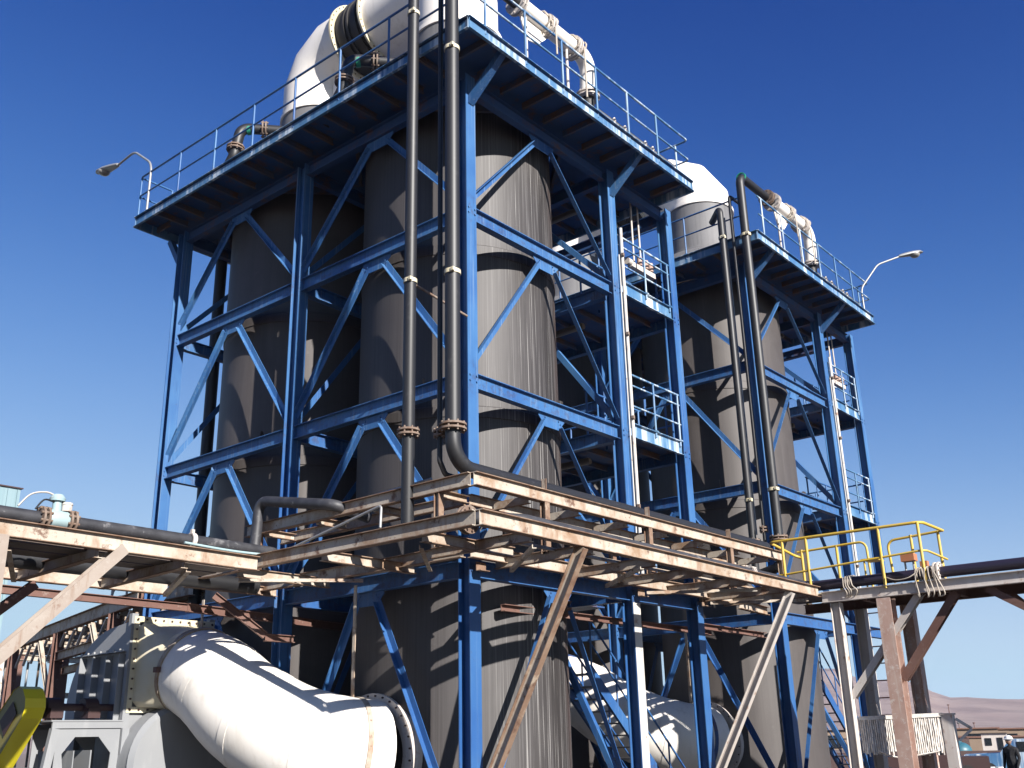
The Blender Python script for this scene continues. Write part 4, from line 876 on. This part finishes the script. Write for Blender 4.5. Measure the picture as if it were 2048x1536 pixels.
q = MB(); q.tube([(11.1, -2.88, 0), (11.05, -2.85, 4.2)], 0.009, 8); tag(q.build('hanging_cable', M['bone'], None, smooth=50, off=(11.1, -2.88, 0)), 'thin pale cable hanging to the right of the brown standpipe', 'cable')

# ------------------------------------------------------------------ lamps
def lamp(base, knee, head0, head1, label, arm_pts):
    T = thing('street_lamp', label, 'lamp', base, 'street lamps at the platform ends')
    q = MB(); q.tube(bend([base] + arm_pts + [head0], 0.5, 8), 0.028, 10); q.build('arm', M['galv'], T, smooth=50)
    a, b = Vector(head0), Vector(head1); d = (b - a).normalized(); s_ = d.cross(V(0, 0, 1)).normalized(); u = s_.cross(d); q = MB()
    L = (b - a).length; n = 16; sec = [(0, 0.05, 0.05), (0.08, 0.07, 0.07), (0.3, 0.10, 0.09), (0.6, 0.14, 0.10), (0.85, 0.13, 0.085), (1.0, 0.05, 0.03)]
    vs = []
    for t, w_, h_ in sec:
        for k in range(n):
            ang = 2 * math.pi * k / n; z = math.sin(ang); vs.append(a + d * L * t + s_ * w_ * math.cos(ang) + u * (h_ * z if z > 0 else h_ * 0.35 * z))
    q.add(vs, [(i * n + k, i * n + (k + 1) % n, (i + 1) * n + (k + 1) % n, (i + 1) * n + k) for i in range(len(sec) - 1) for k in range(n)] + [tuple(range(n)), tuple(range((len(sec) - 1) * n, len(sec) * n))]); q.build('lamp_head', M['galv'], T, smooth=50)
    c = a + d * L * 0.66 - u * 0.03; q = MB(); q.sphere(c, (0.15, 0.15, 0.10), 18); q.build('lamp_bowl', M['lens'], T, smooth=60)
lamp((-0.97, 9.3, ZP1), None, (-0.97, 10.95, 15.83), (-0.97, 12.0, 16.0), 'grey street lamp on a curved arm at the left end of the nearer platform', [(-0.97, 9.3, 15.2), (-0.97, 10.2, 15.9)])
lamp((16.80, -0.90, ZP1 - 0.2), None, (17.76, -1.86, 15.80), (18.32, -2.42, 15.97), 'grey street lamp on a curved arm at the right end of the farther platform', [(16.80, -0.90, 14.7), (17.25, -1.35, 15.52)])

# tube lights under platforms and landings
for ox, w_ in ((0, 'nearer'), (DX, 'farther')):
    for z, zz in ((ZP0 + 0.02, 'top platform'), (Z2 - 0.2, 'upper landing'), (Z1 - 0.2, 'lower landing')):
        c = V(W1 + 1.0 + ox, 2.1, z - 0.02); q = MB(); q.tube([c + V(0, -0.62, 0), c + V(0, 0.62, 0)], 0.06, 12); q.box(c + V(0, 0, 0.055), (0.09, 1.2, 0.05)); 
        tag(q.build('tube_light', M['tube'], None, smooth=40, off=c), 'dusty tube light under the %s of the %s tower' % (zz, w_), 'light', 'tube lights under the decks')
# small valves and sample lines on the landings and platforms
for ox, w_ in ((0, 'nearer'), (DX, 'farther')):
    T = thing('sample_valves', 'cluster of small pinkish valves hung from two rods in the %s stair bay' % w_, 'valves', (W1 + 1.5 + ox, 0.25, 11.9), 'hung valve clusters')
    for dx in (0, 0.28):
        q = MB(); q.tube([(W1 + 1.25 + dx + ox, 0.2, 11.95), (W1 + 1.25 + dx + ox, 0.2, ZP0 + 0.1)], 0.022, 8); q.build('rod', M['bone'], T, smooth=50)
    q = MB(); q.box((W1 + 1.55 + ox, 0.2, 11.86), (0.95, 0.12, 0.12)); q.tube([(W1 + 1.1 + ox, 0.2, 11.9), (W1 + 0.95 + ox, 0.2, 11.9)], 0.08, 10); q.build('manifold', M['bone'], T, smooth=40)
    for dx in (0.25, 0.5, 0.7):
        q = MB(); q.tube([(W1 + 1.2 + dx + ox, 0.18, 11.95), (W1 + 1.2 + dx + ox, 0.18, 12.15)], 0.06, 10); q.build('valve_body', M['rust_pale'], T, smooth=40)
    T = thing('sample_line', 'thin white sample line with small taps along the right edge of the %s platform' % w_, 'pipe', (3.2 + ox, -0.6, 14.1), 'sample lines on the platforms')
    for dz, x0, x1 in ((0.42, 3.3, 6.3), (0.22, 3.4, 6.0)):
        q = MB(); q.tube([(x0 + ox, -0.7, ZP1 + dz), (x1 + ox, -0.7, ZP1 + dz)], 0.022, 8); q.build('line', M['white_dirty'], T, smooth=50)
    for xx in (3.9, 4.3, 5.1, 5.4):
        q = MB(); q.tube([(xx + ox, -0.7, ZP1 + 0.05), (xx + ox, -0.7, ZP1 + 0.5)], 0.028, 8); q.sphere((xx + ox, -0.7, ZP1 + 0.44), 0.05, 10); q.build('tap', M['bone'], T, smooth=50)
# pipework peeping over the left end of the nearer platform
def spray_header(y, label, grp='black spray headers above the platform'):
    T = thing('spray_header', label, 'pipe', (-0.6, y, ZP1), grp)
    q = MB(); q.tube(bend([(-0.5, y + 0.55, ZP1), (-0.5, y, ZP1 + 0.6), (-0.4, y - 0.05, ZP1 + 1.35), (0.6, y - 0.9, ZP1 + 1.35)], 0.22, 6), 0.12, 18); q.build('pipe_run', M['black'], T, smooth=50)
    flange_pair((-0.47, y - 0.0, ZP1 + 0.8), (0.05, 0, 1), 0.12, T, 0.2); flange_pair((0.0, y - 0.39, ZP1 + 1.35), (0.76, -0.65, 0), 0.12, T, 0.2)
    q = MB(); q.tube([(-0.3, y - 0.12, ZP1 + 1.32), (-0.24, y - 0.18, ZP1 + 1.34)], 0.128, 16); q.build('green_tape', M['green'], T, smooth=50)
spray_header(6.6, 'black flanged bend with green tape behind the railing of the left bay')
spray_header(2.9, 'black flanged bend beside the white duct on the nearer platform')

# ------------------------------------------------------------------ left background
T = thing('pipe_trestle', 'far rusty trestle crossing behind the blower fan at left', 'trestle', (0.5, 14, 0))
a, b = V(-0.05, 9.6, 5.02), V(2.6, 21.5, 4.95)
for off in (V(0, 0, 0), V(1.4, -0.3, 0)):
    ib(T, 'beam', a + off, b + off, 0.16, 0.3)
ib(T, 'beam', a + V(0, 0.1, -0.75), lerp(a, b, 0.55) + V(0, 0, -0.75), 0.14, 0.22); ib(T, 'beam', a + V(1.4, -0.2, -0.75), b + V(1.4, -0.3, -0.75), 0.14, 0.22)
for i in range(14):
    p = lerp(a, b, (i + 0.5) / 14); ib(T, 'cross_beam', p + V(0.06, 0, -0.16), p + V(1.35, -0.3, -0.16), 0.1, 0.14)
    ib(T, 'lacing', p + V(0, 0, -0.2), lerp(a, b, (i + 1.2) / 14) + V(0, 0, -0.7), 0.06, 0.06, kind='a', mat=M['bone'])
for t in (0.12, 0.5, 0.9):
    p = lerp(a, b, t); 
    for off in (V(0, 0, 0), V(1.4, -0.3, 0)): ib(T, 'leg', V(p.x, p.y, 0) + off, p + off + V(0, 0, -0.16), 0.22, 0.22, up=(0, 1, 0), mat=M['rust_red'])
    ib(T, 'strut', p + V(0, 1.0, -0.3), V(p.x, p.y + 0.05, 3.0), 0.1, 0.1, kind='c', mat=RU)
T = thing('grating_walkway', 'small rusty walkway with a round-ended railing above the blower fan', 'walkway', (0.6, 11, 4.9))
a2, b2 = V(0.9, 9.0, 5.25), V(1.1, 12.8, 5.25)
ib(T, 'edge_beam', a2, b2, 0.12, 0.28); ib(T, 'edge_beam', a2 + V(1, 0, 0), b2 + V(1, 0, 0), 0.12, 0.28)
q = MB(); q.box((1.5, 10.9, 5.42), (1.0, 3.7, 0.03)); q.build('grating', M['galv'], T)
for z in (0.55, 1.05):
    q = MB(); q.tube(bend([b2 + V(0, 0, 0.1), b2 + V(0, -0.05, z), b2 + V(1.0, 0, z), b2 + V(1.0, 0, 0.1)], 0.3, 6), 0.03, 8); q.tube([b2 + V(0, -0.05, z), a2 + V(0, 0, z)], 0.028, 8); q.build('rail', M['galv'], T, smooth=50)
for t in (0.1, 0.45, 0.8):
    q = MB(); p = lerp(a2, b2, t); q.tube([p, p + V(0, 0, 1.05)], 0.028, 8); q.build('post', M['galv'], T, smooth=50)
ib(T, 'leg', (1.0, 11.2, 0), (1.0, 11.2, 6.3), 0.2, 0.2, up=(0, 1, 0), mat=M['rust_red']); ib(T, 'strut', (1.0, 12.4, 6.1), (1.0, 11.3, 5.3), 0.08, 0.08, mat=M['shaft'])
# bank of vertical pipes far left
G = 'thin vertical pipes far behind at left'
for i in range(15):
    px = 1.0 + 0.42 * i + random.uniform(-0.15, 0.15); py = 27 + 0.1 * i; h = 5.4 + random.uniform(-0.2, 0.3)
    if i % 3 == 0: mt = M['cyan']
    elif i % 3 == 1: mt = M['galv']
    else: mt = M['rust_flange']
    q = MB(); q.tube(bend([(px, py, 0), (px, py, h), (px + 0.6, py - 0.2, h)], 0.15, 4), 0.045 + 0.03 * (i % 4 == 0), 8)
    tag(q.build('vertical_pipe', mt, None, smooth=50, off=(px, py, 0)), ('pale blue', 'grey', 'rusty')[i % 3] + ' thin vertical pipe in the bank far behind at left', 'pipe', ('pale blue ', 'grey ', 'rusty ')[i % 3] + G)
T = thing('support_rack', 'rusty frame holding the bank of thin pipes at far left', 'frame', (3, 27, 0))
for z in (5.5, 5.2, 3.9, 2.6): ib(T, 'beam', (-1.0, 26.6, z), (9.0, 28.2, z), 0.14, 0.2, mat=RU if z > 3 else M['rust_red'])
for x in (-0.8, 3.0, 6.0, 8.8): ib(T, 'leg', (x, 26.9 + 0.15 * x, 0), (x, 26.9 + 0.15 * x, 5.6), 0.18, 0.18, up=(0, 1, 0), mat=M['rust_red'])
T = thing('louvre_box', 'white ribbed louvre box hanging by the trestle leg at left', 'box', (-0.4, 15.5, 2.6))
q = MB(); q.box((-0.4, 15.5, 3.55), (0.3, 0.9, 1.3)); q.build('case', M['white_dirty'], T)
for i in range(6):
    q = MB(); q.box((-0.56, 15.15 + 0.14 * i, 3.55), (0.04, 0.05, 1.2)); q.build('louvre', M['white_dirty'], T)
# pale blue building
T = thing('clad_building', 'pale blue clad building cut by the left edge of the picture', 'building', (2.5, 37, 0))
q = MB(); q.box((2.5, 37, 6.2), (9, 10, 12.4)); q.build('wall', M['cyan'], T)
q = MB(); q.box((2.5, 37, 12.425), (9.16, 10.16, 0.05)); q.build('roof', M['shaft'], T)
for i in range(23):
    q = MB(); q.box((-1.9 + 0.4 * i, 31.975, 6.2), (0.08, 0.05, 12.3)); q.build('cladding_rib', M['cyan'], T)
q = MB(); q.tube([(6.2, 31.7, 0), (6.2, 31.7, 9.4)], 0.10, 10); q.build('downpipe', M['shaft'], T, smooth=50)

# ------------------------------------------------------------------ right background
F0 = V(-11.77, -10.75, 0)
def far(az, d, z=0): return V(F0.x + d * math.cos(R(az)), F0.y + d * math.sin(R(az)), z)
def rz_of(az): return R(az)
q = MB(); p0, p1 = far(24.5, 52), far(9, 52); q.bar(p0 + V(0, 0, 0.5), p1 + V(0, 0, 0.5), 0.5, 1.1); tag(q.build('mud_wall', M['brown'], None, off=far(18, 52)), 'long low dark brown wall across the yard at lower right', 'wall')
T = thing('blue_mixer_tank', 'rounded teal tank on a trailer behind the dark wall at lower right', 'tank', far(17.62, 75))
c = far(17.62, 75, 0.62); q = MB(); q.sphere(c, (0.72, 0.72, 0.55), 24); q.lathe(c + V(0, 0, -0.3), [(0.72, 0), (0.72, 0.3)], 24); q.build('tank_shell', M['tankblue'], T, smooth=60)
q = MB(); q.tube([c + V(0, 0, 0.53), c + V(0, 0, 0.62)], 0.16, 12); q.build('manway', M['tankblue'], T, smooth=40)
q = MB(); q.box(c + V(0, 0, -0.36), (1.6, 1.6, 0.12)); q.build('trailer_frame', M['shaft'], T)
for s_ in (-1, 1):
    q = MB(); q.tube([c + V(0.3, s_ * 0.85, -0.32), c + V(0.3, s_ * 0.65, -0.32)], 0.3, 18); q.build('wheel', M['rubber'], T, smooth=40)
def shed(name, label, az, d, size, wall, roof, door=True, cat='building'):
    p = far(az, d); T = thing(name, label, cat, p); w_, dp, h = size; rz = R(az)
    L = lambda x, y, z: p + Matrix.Rotation(rz, 3, 'Z') @ V(x, y, z)
    q = MB(); q.box(p + V(0, 0, h / 2), (dp, w_, h), rz); q.build('wall', wall, T)
    q = MB(); q.box(p + V(0, 0, h + 0.06), (dp + 0.4, w_ + 0.4, 0.12), rz); q.build('roof', roof, T)
    if door:
        q = MB(); q.box(L(-dp / 2 - 0.02, -w_ * 0.2, h * 0.42), (0.05, w_ * 0.22, h * 0.7), rz); q.build('door', M['darkglass'], T)
        q = MB(); q.box(L(-dp / 2 - 0.02, w_ * 0.25, h * 0.58), (0.05, w_ * 0.25, h * 0.35), rz); q.build('window', M['darkglass'], T)
    return T
shed('site_hut', 'small white hut with a dark window beyond the wall at lower right', 16.0, 95, (1.9, 2.2, 1.6), M['bone'], M['tan'])
shed('site_shed', 'long tan shed under a rusty sheet roof beyond the teal tank', 17.5, 120, (7.0, 5, 1.9), M['tan'], M['roof'])
shed('site_shed', 'low tan shed behind the man in the white hat', 14.6, 125, (6, 5, 1.8), M['tan'], M['roof'])
shed('site_shed', 'distant low brown shed seen between the blue columns at right', 24.5, 130, (9, 5, 2.0), M['tan'], M['roof'])
for az, d, h, lab in ((18.9, 150, 5.4, 'leftmost and tallest'), (17.85, 150, 4.9, 'second tallest'), (16.81, 150, 2.6, 'shortest')):
    q = MB(); p = far(az, d); q.tube([p, p + V(0, 0, h)], 0.05, 8); q.box(p + V(0, 0, h), (0.25, 0.25, 0.12)); tag(q.build('mast', M['rust_red'], None, off=p), '%s thin red mast in front of the hill' % lab, 'mast', 'thin masts before the hill')
T = thing('floodlight_mast', 'floodlight on a thin mast in front of the hill', 'floodlight', far(17.5, 150))
p = far(17.5, 150); q = MB(); q.tube([p, p + V(0, 0, 2.6)], 0.04, 8); q.build('mast', M['rust_red'], T); q = MB(); q.lathe(p + V(0, 0, 2.62), [(0.05, -0.12), (0.16, -0.08), (0.24, 0.05), (0.22, 0.12), (0.0, 0.14)], 14); q.build('lamp_head', M['galv'], T, smooth=50)
rr2 = random.Random(3)
for i in range(7):
    az = 14.9 + 3.3 * i / 6; d = 100 + 8 * (i % 3); p = far(az, d); w_ = rr2.uniform(1.2, 2.6)
    q = MB(); q.box(p + V(0, 0, 0.6), (1.2, w_, 1.2), R(az)); q.mat(1).box(p + V(0, 0, 1.23), (1.4, w_ + 0.3, 0.08), R(az)); 
    tag(q.build('crate_stack', [(M['tan'], M['brown'], M['rust_red'])[i % 3], M['roof']], None, off=p), ('tan', 'brown', 'rust red')[i % 3] + ' heap of stored gear in the far yard under the hill', 'crates', ('tan', 'brown', 'rust red')[i % 3] + ' heaps in the far yard')
# pale drums and a bench edge near the man
for i, az in enumerate((16.75, 16.38, 16.0)):
    c = far(az, 44); q = MB(); q.lathe(c, [(0.15, 0), (0.15, 0.3), (0.16, 0.32), (0.15, 0.34), (0.15, 0.62)], 18, True, True); tag(q.build('drum', M['hat'], None, smooth=35, off=c), 'white drum standing in a row before the dark wall at lower right', 'drum', 'white drums before the dark wall')
q = MB(); c0, c1 = far(17.0, 33, 0.68), far(13.6, 33, 0.76); q.bar(c0, c1, 0.6, 0.08); 
for t in (0.05, 0.5, 0.95): q.bar(lerp(c0, c1, t), lerp(c0, c1, t) * 1 + V(0, 0, -0.7), 0.08, 0.08, up=(1, 0, 0))
tag(q.build('work_bench', M['olive'], None, off=far(15.3, 33)), 'yellowish bench in front of the man in the white hat', 'bench')
def vehicle(az, d, label, mat):
    p = far(az, d); T = thing('site_truck', label, 'truck', p); rz = R(az)
    L = lambda x, y, z: p + Matrix.Rotation(rz, 3, 'Z') @ V(x, y, z)
    q = MB(); pr = [(-2.2, 0.45), (2.2, 0.45), (2.2, 1.0), (0.9, 1.05), (0.5, 1.55), (-0.9, 1.55), (-1.1, 1.0), (-2.2, 1.0)]
    q.prism(pr, L(-0.85, 0, 0), L(0.85, 0, 0), L(0, 1, 0) - p, V(0, 0, 1)); q.build('body', mat, T)
    for y in (-1.4, 1.4):
        for x in (-0.82, 0.82):
            q = MB(); q.tube([L(x - 0.1, y, 0.36), L(x + 0.1, y, 0.36)], 0.36, 18); q.build('wheel', M['rubber'], T, smooth=40)
    q = MB(); q.box(L(-0.86, -0.2, 1.28), (0.03, 0.9, 0.36), rz); q.build('side_window', M['darkglass'], T)
vehicle(14.75, 47, 'blue pickup truck half cut by the right edge of the picture', M['blue_worn'])
vehicle(19.3, 44, 'dark truck parked behind the salt crusted panel', M['shaft'])

# man in hard hat
def person():
    p = far(15.39, 36.5); T = thing('person', 'man in a white hard hat and dark jacket standing beyond the bench at lower right', 'person', p)
    face = (F0 - p); face.z = 0; face.normalize(); f = (Matrix.Rotation(R(-35), 3, 'Z') @ face); s_ = f.cross(V(0, 0, 1)).normalized(); u = V(0, 0, 1)
    def P(a, b, c): return p + s_ * a + f * b + u * c
    bones = []; verts = []; rad = []
    def v(q, r): verts.append(q); rad.append(r); return len(verts) - 1
    def chain(start, pts):
        i = start
        for q, r in pts:
            j = v(q, r); bones.append((i, j)); i = j
        return i
    pel = v(P(0, 0, 0.90), 0.15); ch = chain(pel, [(P(0, 0.0, 1.08), 0.15), (P(0, 0, 1.27), 0.17), (P(0, -0.01, 1.38), 0.13)])
    chain(ch, [(P(0, 0.0, 1.45), 0.06), (P(0, 0.01, 1.50), 0.06)])
    for k in (-1, 1):
        chain(ch, [(P(k * 0.19, -0.01, 1.36), 0.075), (P(k * 0.25, -0.02, 1.10), 0.055), (P(k * 0.23, 0.08, 0.88), 0.042), (P(k * 0.22, 0.12, 0.80), 0.03)])
        chain(pel, [(P(k * 0.10, 0, 0.82), 0.10), (P(k * 0.11, 0.01, 0.48), 0.065), (P(k * 0.12, -0.01, 0.10), 0.045), (P(k * 0.13, 0.12, 0.04), 0.04)])
    me = bpy.data.meshes.new('body'); me.from_pydata([q - p for q in verts], bones, []); ob = bpy.data.objects.new('body', me); COL.objects.link(ob); ob.parent = T
    md = ob.modifiers.new('skin', 'SKIN'); ob.modifiers.new('sub', 'SUBSURF').levels = 1
    ob.modifiers['sub'].render_levels = 1
    for i, r in enumerate(rad): me.skin_vertices[0].data[i].radius = (r, r)
    me.skin_vertices[0].data[0].use_root = True
    me.materials.append(M['jacket'])
    q = MB(); q.sphere(P(0, 0.02, 1.60), (0.08, 0.09, 0.115), 18); q.sphere(P(0, 0.115, 1.59), (0.018, 0.022, 0.028), 8)
    for k in (-1, 1): q.sphere(P(k * 0.08, 0.01, 1.60), (0.015, 0.02, 0.03), 8)
    q.build('head', M['skin'], T, smooth=60)
    q = MB(); q.sphere(P(0, 0.0, 1.665), (0.115, 0.125, 0.10), 20); q.lathe(P(0, 0.03, 1.65), [(0.10, 0.0), (0.16, -0.005), (0.165, 0.005), (0.10, 0.02)], 24); q.build('hard_hat', M['hat'], T, smooth=60)
    for k in (-1, 1):
        q = MB(); h = P(k * 0.22, 0.13, 0.76); q.sphere(h, (0.035, 0.04, 0.05), 10)
        for j in range(4): q.tube([h + s_ * (j - 1.5) * 0.016 + V(0, 0, -0.03), h + s_ * (j - 1.5) * 0.017 + f * 0.02 + V(0, 0, -0.09 + 0.006 * abs(j - 1.5))], [0.009, 0.007], 6)
        q.tube([h + f * 0.03, h + f * 0.05 - s_ * k * 0.02 + V(0, 0, -0.05)], [0.01, 0.008], 6); q.build('hand', M['skin'], T, smooth=60)
person()

# ------------------------------------------------------------------ air between here and the hills
q = MB(); q.box((0, 0, 48), (5200, 5200, 98)); hz = q.build('haze', [], None); hz['kind'] = 'stuff'
hm = bpy.data.materials.new('dusty_air'); hm.use_nodes = True; t = hm.node_tree; t.nodes.clear()
o_ = t.nodes.new('ShaderNodeOutputMaterial'); pv = t.nodes.new('ShaderNodeVolumePrincipled'); pv.inputs['Color'].default_value = (0.70, 0.80, 1.0, 1); pv.inputs['Density'].default_value = 0.00011
t.links.new(pv.outputs[0], o_.inputs['Volume']); hz.data.materials.append(hm)
